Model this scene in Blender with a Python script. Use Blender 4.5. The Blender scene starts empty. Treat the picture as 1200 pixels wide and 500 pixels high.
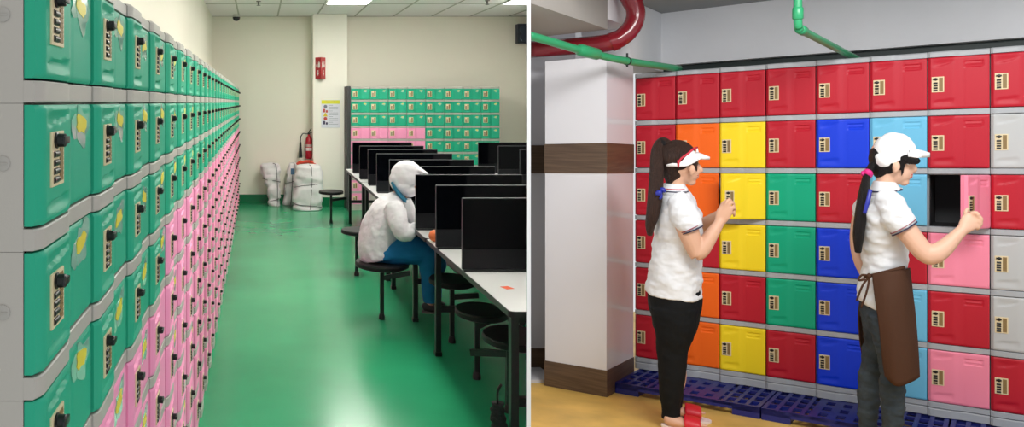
LIGHT_E = 20.5
import bpy, bmesh, math, random
from mathutils import Vector, Matrix, noise
random.seed(7)
SC = bpy.context.scene
COL = SC.collection
F = 950.0; CX = 302.0; CY = 120.0; EYE = 1.684      # focal length in px, principal point, eye height

# ------------------------------------------------------------------ materials
def lin(c):
    return tuple(((v/255)/12.92 if v/255 <= .04045 else ((v/255+.055)/1.055)**2.4) for v in c)
MATS = {}
def mat(name, rgb, rough=.5, spec=.5, metal=0, bump=0, bscale=40, var=0, vscale=3, coat=0, emit=None, trans=0, alpha=1, sheen=0, stretch=None, detail=4):
    if name in MATS: return MATS[name]
    m = bpy.data.materials.new(name); m.use_nodes = True
    nt = m.node_tree; b = nt.nodes['Principled BSDF']
    col = lin(rgb)
    b.inputs['Base Color'].default_value = (*col, 1)
    b.inputs['Roughness'].default_value = rough
    b.inputs['Specular IOR Level'].default_value = spec
    b.inputs['Metallic'].default_value = metal
    b.inputs['Coat Weight'].default_value = coat
    b.inputs['Transmission Weight'].default_value = trans
    b.inputs['Alpha'].default_value = alpha
    if sheen: b.inputs['Sheen Weight'].default_value = sheen
    if emit:
        b.inputs['Emission Color'].default_value = (*lin(rgb), 1)
        b.inputs['Emission Strength'].default_value = emit
    tc = nt.nodes.new('ShaderNodeTexCoord'); src = tc.outputs['Object']
    if stretch:
        mp = nt.nodes.new('ShaderNodeMapping'); mp.inputs['Scale'].default_value = stretch
        nt.links.new(src, mp.inputs['Vector']); src = mp.outputs['Vector']
    if var:
        n = nt.nodes.new('ShaderNodeTexNoise'); n.inputs['Scale'].default_value = vscale; n.inputs['Detail'].default_value = detail
        nt.links.new(src, n.inputs['Vector'])
        r = nt.nodes.new('ShaderNodeValToRGB')
        r.color_ramp.elements[0].position = .3; r.color_ramp.elements[1].position = .7
        r.color_ramp.elements[0].color = (*[v*(1-var) for v in col], 1)
        r.color_ramp.elements[1].color = (*[min(1, v*(1+var)) for v in col], 1)
        nt.links.new(n.outputs['Fac'], r.inputs['Fac']); nt.links.new(r.outputs['Color'], b.inputs['Base Color'])
    if bump:
        n = nt.nodes.new('ShaderNodeTexNoise'); n.inputs['Scale'].default_value = bscale; n.inputs['Detail'].default_value = 3
        nt.links.new(src, n.inputs['Vector'])
        bp = nt.nodes.new('ShaderNodeBump'); bp.inputs['Strength'].default_value = bump; bp.inputs['Distance'].default_value = .01
        nt.links.new(n.outputs['Fac'], bp.inputs['Height']); nt.links.new(bp.outputs['Normal'], b.inputs['Normal'])
    MATS[name] = m; return m

def wood(name, c1, c2):
    m = bpy.data.materials.new(name); m.use_nodes = True; nt = m.node_tree; b = nt.nodes['Principled BSDF']
    tc = nt.nodes.new('ShaderNodeTexCoord'); mp = nt.nodes.new('ShaderNodeMapping'); mp.inputs['Scale'].default_value = (2, 2, 40)
    n = nt.nodes.new('ShaderNodeTexNoise'); n.inputs['Scale'].default_value = 2.2; n.inputs['Detail'].default_value = 6
    r = nt.nodes.new('ShaderNodeValToRGB'); r.color_ramp.elements[0].color = (*lin(c1), 1); r.color_ramp.elements[1].color = (*lin(c2), 1)
    r.color_ramp.elements[0].position = .35; r.color_ramp.elements[1].position = .65
    nt.links.new(tc.outputs['Object'], mp.inputs['Vector']); nt.links.new(mp.outputs['Vector'], n.inputs['Vector'])
    nt.links.new(n.outputs['Fac'], r.inputs['Fac']); nt.links.new(r.outputs['Color'], b.inputs['Base Color'])
    b.inputs['Roughness'].default_value = .45
    return m

# ------------------------------------------------------------------ objects
def tag(o, label=None, cat=None, group=None, kind=None):
    if label: o['label'] = label
    if cat: o['category'] = cat
    if group: o['group'] = group
    if kind: o['kind'] = kind
    return o
def empty(name, loc=(0, 0, 0), rz=0, parent=None):
    o = bpy.data.objects.new(name, None); COL.objects.link(o)
    o.location = loc; o.rotation_euler = (0, 0, rz); o.empty_display_size = .05
    if parent: o.parent = parent
    return o
def link(name, me, parent=None, loc=None, rz=None):
    o = bpy.data.objects.new(name, me); COL.objects.link(o)
    if parent: o.parent = parent
    if loc is not None: o.location = loc
    if rz is not None: o.rotation_euler = (0, 0, rz)
    return o
def finish(bm, name, mats, smooth=False, angle=40):
    bmesh.ops.recalc_face_normals(bm, faces=bm.faces[:])
    me = bpy.data.meshes.new(name); bm.to_mesh(me); bm.free()
    for m in (mats if isinstance(mats, (list, tuple)) else [mats]): me.materials.append(m)
    if smooth:
        me.polygons.foreach_set('use_smooth', [True]*len(me.polygons))
        if angle < 180:
            me.set_sharp_from_angle(angle=math.radians(angle))
    return me
def clip_plane(bm, co, no):
    g = bm.verts[:]+bm.edges[:]+bm.faces[:]
    r = bmesh.ops.bisect_plane(bm, geom=g, plane_co=co, plane_no=no, clear_outer=True)
    ed = [e for e in r['geom_cut'] if isinstance(e, bmesh.types.BMEdge)]
    if ed:
        try: bmesh.ops.holes_fill(bm, edges=ed, sides=0)
        except Exception: pass
KL = 315/F; KR = 0.33684
def clip_left(bm):
    n = Vector((1, -KL, 0)).normalized(); clip_plane(bm, n*-.002, n)
def clip_right(bm):
    n = Vector((1, -KR, 0)).normalized(); clip_plane(bm, (0, 0, 0), -n)
def box(bm, lo, hi, mi=0, bev=0, M=None):
    (x0, y0, z0), (x1, y1, z1) = lo, hi
    vs = [bm.verts.new(v) for v in ((x0,y0,z0),(x1,y0,z0),(x1,y1,z0),(x0,y1,z0),(x0,y0,z1),(x1,y0,z1),(x1,y1,z1),(x0,y1,z1))]
    fs = [bm.faces.new([vs[i] for i in q]) for q in ((0,3,2,1),(4,5,6,7),(0,1,5,4),(1,2,6,5),(2,3,7,6),(3,0,4,7))]
    for f in fs: f.material_index = mi
    if bev:
        es = list({e for f in fs for e in f.edges})
        r = bmesh.ops.bevel(bm, geom=es, offset=bev, segments=2, profile=.6, affect='EDGES')
        for f in r['faces']: f.material_index = mi
        vs = list({v for v in vs if v.is_valid} | {v for f in r['faces'] for v in f.verts})
    if M is not None: bmesh.ops.transform(bm, matrix=M, verts=vs)
    return vs
def oriented(bm, c, ex, ey, ez, hx, hy, hz, mi=0):
    """box from its centre, three axes and half sizes"""
    c = Vector(c); ex, ey, ez = Vector(ex)*hx, Vector(ey)*hy, Vector(ez)*hz
    P = [bm.verts.new(c+sx*ex+sy*ey+sz*ez) for sz in (-1, 1) for sx, sy in ((-1,-1),(1,-1),(1,1),(-1,1))]
    for q in ((0,3,2,1),(4,5,6,7),(0,1,5,4),(1,2,6,5),(2,3,7,6),(3,0,4,7)):
        f = bm.faces.new([P[i] for i in q]); f.material_index = mi
def tube(bm, pts, rad, seg=12, mi=0, cap=True, ref=None):
    pts = [Vector(p) for p in pts]; n = len(pts)
    if not isinstance(rad, (list, tuple)): rad = [rad]*n
    rings = []; prev = None
    for i, p in enumerate(pts):
        t = (pts[min(i+1, n-1)]-pts[max(i-1, 0)]).normalized()
        if prev is None:
            a = Vector(ref) if ref else (Vector((0, 0, 1)) if abs(t.z) < .9 else Vector((1, 0, 0)))
        else: a = prev
        u = (a-t*a.dot(t)).normalized(); prev = u; v = t.cross(u)
        r = rad[i]; ra, rb = r if isinstance(r, (tuple, list)) else (r, r)
        rings.append([bm.verts.new(p+u*ra*math.cos(2*math.pi*k/seg)+v*rb*math.sin(2*math.pi*k/seg)) for k in range(seg)])
    for A, B in zip(rings, rings[1:]):
        for k in range(seg):
            f = bm.faces.new((A[k], A[(k+1) % seg], B[(k+1) % seg], B[k])); f.material_index = mi
    if cap:
        f = bm.faces.new(rings[0][::-1]); f.material_index = mi
        f = bm.faces.new(rings[-1]); f.material_index = mi
def lathe(bm, c, prof, seg=24, mi=0, sx=1, sy=1):
    """prof: list of (radius, z); closed at both ends"""
    c = Vector(c); rings = []
    for r, z in prof:
        rings.append([bm.verts.new(c+Vector((r*sx*math.cos(2*math.pi*k/seg), r*sy*math.sin(2*math.pi*k/seg), z))) for k in range(seg)])
    for A, B in zip(rings, rings[1:]):
        for k in range(seg):
            f = bm.faces.new((A[k], A[(k+1) % seg], B[(k+1) % seg], B[k])); f.material_index = mi
    bm.faces.new(rings[0][::-1]).material_index = mi; bm.faces.new(rings[-1]).material_index = mi
def smooth_path(ctrl, n=8):
    """Catmull-Rom through the control points (any dimension)"""
    out = []; m = len(ctrl)
    for i in range(m-1):
        p0, p1, p2, p3 = ctrl[max(i-1, 0)], ctrl[i], ctrl[i+1], ctrl[min(i+2, m-1)]
        for k in range(n):
            t = k/n
            out.append(tuple(.5*(2*b+(c-a)*t+(2*a-5*b+4*c-d)*t*t+(3*b-a-3*c+d)*t**3) for a, b, c, d in zip(p0, p1, p2, p3)))
    out.append(tuple(ctrl[-1])); return out
def ss(a, b, x):
    t = min(1, max(0, (x-a)/(b-a))); return t*t*(3-2*t)
ORD = ['first','second','third','fourth','fifth','sixth','seventh','eighth','ninth','tenth','eleventh','twelfth','thirteenth','fourteenth','fifteenth','sixteenth','seventeenth','eighteenth','nineteenth','twentieth','twenty-first','twenty-second','twenty-third','twenty-fourth','twenty-fifth','twenty-sixth','twenty-seventh','twenty-eighth']

# ------------------------------------------------------------------ palette
GREEN = mat('green_plastic', (34,170,134), .5, .32, bump=.02, bscale=300)
PINKL = mat('pink_plastic', (248,156,196), .5, .32, bump=.02, bscale=300)
GREYL = mat('grey_plastic', (182,178,170), .45, .4, bump=.04, bscale=300)
CREAM = mat('cream_plastic', (226,208,168), .45)
TAN = mat('tan_plastic', (142,116,72), .5)
BLACKP = mat('black_plastic', (14,14,15), .35)
YELLOWTAPE = mat('yellow_tape', (232,214,60), .4)
CLEARTAPE = mat('clear_tape', (150,200,180), .15, coat=.5)
WHITE = mat('white_paint', (225,225,224), .6)
BLACKM = mat('black_metal', (18,24,24), .35)
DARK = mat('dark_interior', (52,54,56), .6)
C = {}
for n_, rgb in dict(red=(188,26,46), orange=(252,108,22), yellow=(252,222,34), green=(0,170,128), blue=(8,60,222), light_blue=(110,190,226), pink=(250,142,168), grey=(190,192,192)).items():
    C[n_] = mat(n_+'_locker_plastic', rgb, .48, .35, bump=.02, bscale=300)
GREYR = mat('pale_grey_plastic', (172,176,180), .45)

# ------------------------------------------------------------------ lockers
def ident(v): return v
AMP = [1.0]; REC = [0.0]
def door_profile(t, v):
    p = .026-.013*AMP[0]*ss(.40, .56, t)
    p -= .010*(1-ss(0, .05, t))
    p -= .0025*AMP[0]*math.exp(-((t-.585)/.010)**2)
    # finger scoop above and below the lock
    for cv, s in ((.87, 1), (.14, -1)):
        x = (t-.26)/.19
        if abs(x) < 1:
            w = (v-cv)*s/.075
            edge = -.6+1.3*((x+1)/2)**2 if s > 0 else -.5+.5*((1-x)/2)**2
            if w > edge-.2 and w < 1.3:
                p -= .007*(.4+.6*AMP[0])*ss(edge-.2, edge+.02, w)*(1-ss(.1, 1.3, w))*(1-abs(x)**4)
    return p
def door_mesh(name, m, W, H, T=ident, vent=True, n=44):
    bm = bmesh.new(); g = .0025; rows = []
    ts = [i/n for i in range(n+1)]; vs_ = [i/n for i in range(n+1)]
    for v in vs_:
        row = []
        for t in ts:
            p = door_profile(t, v)
            e = min(v, 1-v)*H; p -= .004*(1-ss(0, .006, e))
            e2 = (1-t)*W; p -= .002*(1-ss(0, .006, e2))
            if vent and .60 < t < .9 and .78 < v < .90: p -= .0045 if not (.835 < v < .85) else .002
            row.append(bm.verts.new(T(Vector((g+t*(W-2*g), -p, g+v*(H-2*g))))))
        rows.append(row)
    for a, b in zip(rows, rows[1:]):
        for k in range(n): bm.faces.new((a[k], a[k+1], b[k+1], b[k]))
    back = {}
    ring = [(0, k) for k in range(n)]+[(k, n) for k in range(n)]+[(n, k) for k in range(n, 0, -1)]+[(k, 0) for k in range(n, 0, -1)]
    bv = [bm.verts.new(T(Vector((g+ts[j]*(W-2*g), -.001, g+vs_[i]*(H-2*g))))) for i, j in ring]
    L = len(ring)
    for q in range(L):
        i, j = ring[q]; i2, j2 = ring[(q+1) % L]
        bm.faces.new((rows[i][j], bv[q], bv[(q+1) % L], rows[i2][j2]))
    bm.faces.new(bv)
    return finish(bm, name, m, True, 35)
def body_mesh(name, W, H, HB, D, T=ident, mt=None):
    """hollow carcass with a wavy grey rail under the door opening"""
    bm = bmesh.new(); w = .006; z0 = -HB
    def bx(lo, hi, mi=0):
        for v in box(bm, lo, hi, mi): v.co = T(v.co)
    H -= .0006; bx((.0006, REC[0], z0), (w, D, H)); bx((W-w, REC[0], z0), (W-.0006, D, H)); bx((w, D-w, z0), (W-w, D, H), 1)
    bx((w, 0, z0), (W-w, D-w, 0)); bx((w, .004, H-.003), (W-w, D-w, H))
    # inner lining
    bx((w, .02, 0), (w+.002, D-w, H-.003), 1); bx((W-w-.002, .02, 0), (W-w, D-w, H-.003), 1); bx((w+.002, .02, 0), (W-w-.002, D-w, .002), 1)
    n = 30; g = .001; A = []; B = []
    for i in range(n+1):
        t = i/n; p = .0245-.012*ss(.40, .56, t)-.009*(1-ss(0, .05, t)); x = g+t*(W-2*g)
        A.append([bm.verts.new(T(Vector(c))) for c in ((x, 0, z0+.001), (x, -p+.002, z0+.001), (x, -p, z0+.003), (x, -p, -.003), (x, -p+.002, -.001), (x, 0, -.001))])
    for a, b in zip(A, A[1:]):
        for k in range(5): bm.faces.new((a[k], a[k+1], b[k+1], b[k]))
    bm.faces.new(A[0]); bm.faces.new(A[-1][::-1])
    return finish(bm, name, mt or [GREYL, DARK], True, 35)
def cap_mesh(name, W, h, D, T=ident, mt=None, top=0):
    bm = bmesh.new(); n = 24; A = []
    for i in range(n+1):
        t = i/n; p = .0245-.012*ss(.40, .56, t)-.009*(1-ss(0, .05, t)); x = .001+t*(W-.002)
        A.append([bm.verts.new(T(Vector(c))) for c in ((x, D, 0), (x, -p, 0), (x, -p, h-.006), (x, -p+.006, h), (x, D, h))])
    for a, b in zip(A, A[1:]):
        for k in range(5): bm.faces.new((a[k], a[(k+1) % 5], b[(k+1) % 5], b[k]))
    bm.faces.new(A[0]); bm.faces.new(A[-1][::-1])
    return finish(bm, name, mt or GREYL, True, 35)
def plate_mesh(name, W, H, t0, t1, v0, v1, T=ident, wheels=False):
    bm = bmesh.new(); x0, x1, z0, z1 = t0*W, t1*W, v0*H, v1*H; y = -.026
    def bx(lo, hi, mi=0, bev=0):
        for v in box(bm, lo, hi, mi, bev): v.co = T(v.co)
    bx((x0, y-.003, z0), (x1, y+.006, z1), 0, .0012)
    xm = x0+(x1-x0)*.60; hz = z1-z0
    bx((xm-.0005, y-.0034, z0+hz*.07), (x1-(x1-x0)*.10, y-.0028, z0+hz*.93), 1)
    k = 9
    for i in range(k):     # tan ribbed strip beside the wheels
        za = z0+hz*(.08+.84*i/k)
        bx((xm, y-.0042, za), (x1-(x1-x0)*.12, y-.0028, za+hz*.84/k*.6), 1)
    if wheels:
        for i in range(4):
            zc = z0+hz*(.12+.155*i)
            bx((x0+(x1-x0)*.14, y-.006, zc-hz*.045), (x0+(x1-x0)*.48, y-.0028, zc+hz*.045), 2)
    return finish(bm, name, [CREAM, TAN, BLACKP])
def wheel_mesh(name, W, H, t0, t1, v0, v1, i, T=ident):
    bm = bmesh.new(); x0, x1, z0, z1 = t0*W, t1*W, v0*H, v1*H; y = -.026; hz = z1-z0
    zc = z0+hz*(.12+.155*i); pr = []
    xa, xb = x0+(x1-x0)*.14, x0+(x1-x0)*.48
    seg = 14; r = hz*.06; R = []
    for x in (xa, xb):
        R.append([bm.verts.new(T(Vector((x, y-.003-.8*r*math.cos(2*math.pi*k/seg), zc+r*math.sin(2*math.pi*k/seg))))) for k in range(seg)])
    for k in range(seg): bm.faces.new((R[0][k], R[0][(k+1) % seg], R[1][(k+1) % seg], R[1][k]))
    bm.faces.new(R[0]); bm.faces.new(R[1][::-1])
    return finish(bm, name, BLACKP, True, 50)
def knob_mesh(name, W, H, t0, t1, v0, v1, T=ident, r=.0125, ln=.026, sx=1):
    bm = bmesh.new(); x0, x1, z0, z1 = t0*W, t1*W, v0*H, v1*H; y = -.026
    cx, cz = x0+(x1-x0)*.33, z0+(z1-z0)*.84
    seg = 20; R = []
    for rr, yy in ((r, -.002), (r*1.05, ln*.3), (r*.86, ln*.36), (r*.84, ln*.9), (r*.7, ln)):
        R.append([bm.verts.new(T(Vector((cx+sx*rr*math.cos(2*math.pi*k/seg), y-yy, cz+rr*math.sin(2*math.pi*k/seg))))) for k in range(seg)])
    for a, b in zip(R, R[1:]):
        for k in range(seg): bm.faces.new((a[k], a[(k+1) % seg], b[(k+1) % seg], b[k]))
    bm.faces.new(R[0]); bm.faces.new(R[-1][::-1])
    for v in box(bm, (cx-r*1.35*sx, y-ln*1.12, cz-r*.42), (cx+r*1.1*sx, y-ln*.85, cz+r*.5), 0, .001): v.co = T(v.co)
    return finish(bm, name, BLACKP, True, 40)
def sticker_mesh(name, W, H, seed, T=ident, pos=(.755, .78), sc=1):
    rnd = random.Random(seed); bm = bmesh.new()
    def patch(cx, cz, hw, hh, rot, y, mi, jag):
        n = 12; pts = []
        for i in range(n):
            a = 2*math.pi*i/n; ux = max(-1, min(1, 1.35*math.cos(a))); uz = max(-1, min(1, 1.35*math.sin(a)))
            x = sc*ux*hw*(1+rnd.uniform(-jag, jag)); z = sc*uz*hh*(1+rnd.uniform(-jag, jag))
            pts.append((cx+x*math.cos(rot)-z*math.sin(rot), cz+x*math.sin(rot)+z*math.cos(rot)))
        lo = [bm.verts.new(T(Vector((x, y+.001, z)))) for x, z in pts]; hi = [bm.verts.new(T(Vector((x, y, z)))) for x, z in pts]
        for f in [bm.faces.new(hi)]+[bm.faces.new((lo[i], lo[(i+1) % n], hi[(i+1) % n], hi[i])) for i in range(n)]: f.material_index = mi
    y = -.0136
    a = rnd.uniform(-.25, .25)
    patch(pos[0]*W, pos[1]*H, .070*W/.4, .020, a+.2, y, 1, .18)
    patch(pos[0]*W+.006, pos[1]*H-.006, .040*W/.4, .030, a-.3, y-.0006, 1, .2)
    patch(pos[0]*W, pos[1]*H, .034*W/.4, .0135, a, y-.0014, 0, .25)
    return finish(bm, name, [YELLOWTAPE, CLEARTAPE])
def make_locker(kit, loc, rz, col, label, group, wheels=True, stick=None, cap=False, plinth=False, screws=False, open_kit=None, knob=True):
    r = empty(kit['name'], loc, rz); tag(r, label, 'locker', group)
    link('body', kit['body'], r)
    if cap: link('top_cap', kit['cap'], r)
    if plinth: link('plinth', kit['plinth'], r)
    k = open_kit or kit
    d = link('door', k['door'][col], r)
    link('lock_plate', k['plate'] if wheels else kit['plate_far'], d)
    if knob: link('knob', k['knob'], d)
    if wheels:
        for w in k['wheels']: link('number_wheel', w, d)
    if stick is not None: link('sticker', stick, d)
    if screws: link('screw_cover', kit['screw'], r)
    return r
def make_kit(name, W, H, HB, D, colors, tp, T=ident, capH=.03, plinthH=.08, mats=None, knob=(.0125, .026), kx=1, vent=True, capT=None):
    t0, t1, v0, v1 = tp; k = dict(name=name)
    bm_ = [mats[0], DARK] if mats else None
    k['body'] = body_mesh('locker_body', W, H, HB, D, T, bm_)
    k['door'] = {c: door_mesh('locker_door', m, W, H, T, vent) for c, m in colors.items()}
    k['plate'] = plate_mesh('lock_plate', W, H, t0, t1, v0, v1, T)
    k['plate_far'] = plate_mesh('lock_plate_far', W, H, t0, t1, v0, v1, T, True)
    k['wheels'] = [wheel_mesh('number_wheel', W, H, t0, t1, v0, v1, i, T) for i in range(4)]
    k['knob'] = knob_mesh('knob', W, H, t0, t1, v0, v1, T, knob[0], knob[1], kx)
    cm = mats[0] if mats else None
    def Tc(v): return T(v+Vector((0, 0, H+.0004)))
    def Tp(v): return T(v+Vector((0, 0, -HB-plinthH-.0006)))
    k['cap'] = cap_mesh('locker_cap', W, capH, D, Tc, cm)
    k['plinth'] = cap_mesh('locker_plinth', W, plinthH-.001, D, Tp, cm)
    return k

# ================================================================== LEFT ROOM
LEFTMATS = {'green': GREEN, 'pink': PINKL}
P0 = 1.116; PIT = .4015; XL = -.2972; RH = .205; HD = .173; HB = .032
def row_z(r):          # bottom of the door of row r (0 = top row)
    return EYE-(-26.5+RH/RH*174.5*r)*P0/F
kitL = make_kit('locker', PIT, HD, HB, .42, LEFTMATS, (.11, .29, .30, .76), knob=(.0115, .018), kx=1.1, vent=False)
bmS = bmesh.new()       # round screw cover on the side of the lockers at the near end
for q in range(1):
    prof = [(.0, -.001), (.0105, -.001), (.0105, .0012), (.009, .002), (.0, .002)]
    R = []; cx_, cz_ = .028, HD*.52
    for rr, dd in prof[1:4]:
        R.append([bmS.verts.new((-dd, cx_+rr*math.cos(2*math.pi*k/24), cz_+rr*math.sin(2*math.pi*k/24))) for k in range(24)])
    for a, b in zip(R, R[1:]):
        for k in range(24): bmS.faces.new((a[k], a[(k+1) % 24], b[(k+1) % 24], b[k]))
    bmS.faces.new(R[0]); bmS.faces.new(R[-1])
    box(bmS, (-.0032, cx_-.007, cz_-.001), (-.001, cx_+.007, cz_+.001))
kitL['screw'] = finish(bmS, 'screw_cover', mat('screw_cover_plastic', (170,167,160), .5), True, 30)
stickers = [sticker_mesh('sticker', PIT, HD, s) for s in range(6)]
stickers_low = [sticker_mesh('sticker', PIT, HD, 20+s, pos=(.72, .70)) for s in range(4)]
ROWN = ['top', 'second', 'third', 'fourth', 'fifth', 'sixth', 'seventh', 'eighth', 'bottom']
rnd = random.Random(3)
NCOL = 30; NIND = 24
far = []
for k in range(NCOL):
    for r in range(9):
        f = 2.78/(2.78+k+.97)
        out = 120+(174*(r-1))*f > 520
        col = 'green' if r <= 2 or (r == 3 and k <= 3) else 'pink'
        y = P0+k*PIT; z = row_z(r)
        if k >= NIND: far.append((k, r, col, y, z)); continue
        st = None
        if col == 'green' and not (k > 6 and rnd.random() < .3): st = (stickers if rnd.random() < .7 else stickers_low)[rnd.randrange(4)]
        elif col == 'pink' and rnd.random() < .22: st = stickers_low[rnd.randrange(4)]
        where = ('column nearest the camera' if k == 0 else ORD[k]+' column from the near end')
        lab = f'{col} side wall locker, {ROWN[r]} row, {where}'
        if out: st = None
        make_locker(kitL, (XL-.026, y, z), math.pi/2, col, lab, 'lockers along the left side wall', wheels=(k <= 5 and not out), stick=st, cap=(r == 0), plinth=(r == 8), screws=(k == 0))
# the last columns, one or two pixels wide each
bmF = {0: bmesh.new()}; bf = bmF[0]
M = Matrix.Rotation(math.pi/2, 4, 'Z')
mfar = [GREEN, PINKL, GREYL, CREAM, BLACKP]
for k, r, col, y, z in far:
    o = Vector((XL-.026, y, z))
    def bxx(lo, hi, mi):
        vs = box(bf, lo, hi, mi)
        for v in vs: v.co = M @ v.co + o
    bxx((.001, 0, -HB), (PIT, .42, HD), 2)
    bxx((.003, -.026, .002), (PIT*.45, .0, HD-.002), 0 if col == 'green' else 1)
    bxx((PIT*.45, -.014, .002), (PIT-.003, .0, HD-.002), 0 if col == 'green' else 1)
    bxx((.003, -.024, -HB), (PIT*.45, .0, 0), 2)
    bxx((PIT*.45, -.012, -HB), (PIT-.003, .0, 0), 2)
    bxx((PIT*.11, -.029, HD*.3), (PIT*.29, -.026, HD*.76), 3)
    bxx((PIT*.14, -.05, HD*.62), (PIT*.20, -.029, HD*.76), 4)
    if r == 0: bxx((.001, -.02, HD), (PIT, .42, HD+.03), 2)
    if r == 8: bxx((.001, -.014, -HB-.08), (PIT, .42, -HB), 2)
o = link('far_lockers', finish(bf, 'far_lockers', mfar))
tag(o, 'distant green and pink lockers where the long side wall bank meets the back wall', 'lockers', kind='stuff')

# ---- shell
YB = 13.5; XW = -.76; ZC = EYE+1.435
WALL = mat('cream_wall_paint', (242,237,222), .6, bump=.02, bscale=60)
FLOORG = mat('green_epoxy', (44,160,110), .22, .36, bump=.02, bscale=5, var=.12, vscale=1.1)
CEILT = mat('ceiling_tile', (244,240,240), .8, bump=.05, bscale=200)
GRIDM = mat('ceiling_grid_metal', (176,174,164), .5)
bm = bmesh.new(); box(bm, (XW, .5, -.05), (5.5, YB, 0)); clip_left(bm)
tag(link('floor', finish(bm, 'floor', FLOORG)), kind='structure')
bm = bmesh.new(); box(bm, (XW-.1, .5, 0), (XW, YB+.1, ZC+.1)); tag(link('wall_left', finish(bm, 'wall_left', WALL)), kind='structure')
bm = bmesh.new(); box(bm, (XW, YB, 0), (5.5, YB+.1, ZC+.1)); clip_left(bm); tag(link('wall_back', finish(bm, 'wall_back', WALL)), kind='structure')
bm = bmesh.new(); box(bm, (65/F*13.1, 13.1, 0), (105/F*13.1, YB-.001, ZC-.004)); tag(link('wall_column', finish(bm, 'wall_column', mat('column_paint', (248,244,232), .6))), kind='structure')
bm = bmesh.new(); box(bm, (XW, .5, ZC), (5.5, YB+.1, ZC+.06)); clip_left(bm)
tag(link('ceiling', finish(bm, 'ceiling', CEILT)), kind='structure')
bm = bmesh.new()
gx = [.33+.64*n for n in range(-1, 8)]; gy = [13.48, 11.77, 10.06, 8.35, 6.64, 4.93, 3.22, 1.51]
for x in gx: box(bm, (x-.012, .6, ZC-.006), (x+.012, YB-.002, ZC-.0005))
for y in gy: box(bm, (XW+.002, y-.016, ZC-.0055), (5.4, y+.016, ZC-.0005))
clip_left(bm)
tag(link('trim_1', finish(bm, 'ceiling_grid', GRIDM)), kind='structure')
GBASE = mat('green_baseboard', (10,112,68), .25)
bm = bmesh.new(); box(bm, (XW+.001, YB-.012, 0.001), (65/F*13.1-.001, YB-.001, .155)); tag(link('baseboard_back', finish(bm, 'baseboard_back', GBASE)), kind='structure')
bm = bmesh.new(); box(bm, (65/F*13.1, 13.088, 0.001), (105/F*13.1, 13.099, .155)); tag(link('baseboard_column', finish(bm, 'baseboard_column', GBASE)), kind='structure')
# partition board between the two rooms
bm = bmesh.new()
y0, y1 = 3.0, 13.6; th = .0152
P = [(KL*y0+.0003, y0), (KL*y0+th, y0), (KL*y1+th, y1), (KL*y1+.0003, y1)]
lo = [bm.verts.new((x, y, -.6)) for x, y in P]; hi = [bm.verts.new((x, y, ZC+.3)) for x, y in P]
bm.faces.new(lo); bm.faces.new(hi)
for i in range(4): bm.faces.new((lo[i], lo[(i+1) % 4], hi[(i+1) % 4], hi[i]))
tag(link('wall_partition', finish(bm, 'wall_partition', mat('partition_white', (252,252,252), .5))), kind='structure')

# ---- ceiling lights
TROF = mat('light_diffuser', (255,252,244), .5, emit=LIGHT_E)
LFR = mat('light_frame', (235,235,235), .4)
gnum = 0
for xi in (.97, 3.53, 2.25):
    for yi, vis in ((10.08, 1), (6.66, 0), (3.24, 0), (1.0, 0)):
        if (xi in (2.25, -.31) and yi != 6.66 and yi != 3.24) or yi < 2: continue
        if xi*1.0+.1 > KL*(yi+1.6): continue
        bmd = bmesh.new(); box(bmd, (xi+.03, yi+.03, ZC-.012), (xi+.61, yi+1.65, ZC-.007)); clip_left(bmd)
        if not bmd.verts: bmd.free(); continue
        t = empty('ceiling_light', (0, 0, 0))
        link('diffuser', finish(bmd, 'diffuser', TROF), t)
        bmd = bmesh.new()
        for lo_, hi_ in (((xi, yi, 0), (xi+.03, yi+1.68, 1)), ((xi+.61, yi, 0), (xi+.64, yi+1.68, 1)), ((xi+.03, yi, 0), (xi+.61, yi+.03, 1)), ((xi+.03, yi+1.65, 0), (xi+.61, yi+1.68, 1))):
            box(bmd, (lo_[0], lo_[1], ZC-.014), (hi_[0], hi_[1], ZC-.007))
        clip_left(bmd); link('frame', finish(bmd, 'light_frame', LFR), t)
        if vis and xi == .97: lab = 'bright recessed ceiling light panel above the wall column'
        elif vis and xi == 3.53: lab = 'bright recessed ceiling light panel cut off at the white partition'
        else: lab = 'bright recessed ceiling light panel nearer than the view, over the tables'
        tag(t, lab, 'ceiling light', 'recessed ceiling lights')

# ---- small things on ceiling and walls
def pxw(px, py, Y): return Vector(((px-CX)/F*Y, Y, EYE-(py-CY)/F*Y))
t = empty('ceiling_camera', pxw(277, 18, 13.2)); t.location.z = ZC
bm = bmesh.new(); lathe(bm, (0, 0, 0), [(.055, -.004), (.055, -.03), (.05, -.045)], 20); link('base', finish(bm, 'camera_base', mat('camera_white', (210,210,205), .4), True), t)
bm = bmesh.new(); lathe(bm, (0, 0, 0), [(.062, -.045), (.06, -.07), (.045, -.098), (.02, -.11)], 20); link('dome', finish(bm, 'camera_dome', mat('camera_dark', (40,44,46), .15), True), t)
tag(t, 'small dome security camera on the ceiling near the left corner', 'camera')
for i, (px, py, Y) in enumerate(((303, 3, 11.5), (571, 1, 11.4))):
    t = empty('ceiling_sprinkler', (pxw(px, py, Y).x, Y, ZC-.0005))
    bm = bmesh.new(); lathe(bm, (0, 0, 0), [(.035, 0), (.035, -.008), (.012, -.012), (.012, -.05)], 16); link('stem', finish(bm, 'sprinkler_stem', mat('sprinkler_metal', (90,90,86), .35, metal=.7), True), t)
    bm = bmesh.new(); lathe(bm, (0, 0, 0), [(.012, -.05), (.03, -.056), (.03, -.06), (.008, -.064)], 16); link('deflector', finish(bm, 'sprinkler_plate', MATS['sprinkler_metal'], True), t)
    tag(t, ['ceiling sprinkler head beside the dome security camera', 'ceiling sprinkler head near the partition, right of the light panel'][i], 'sprinkler', 'ceiling sprinklers')
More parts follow.
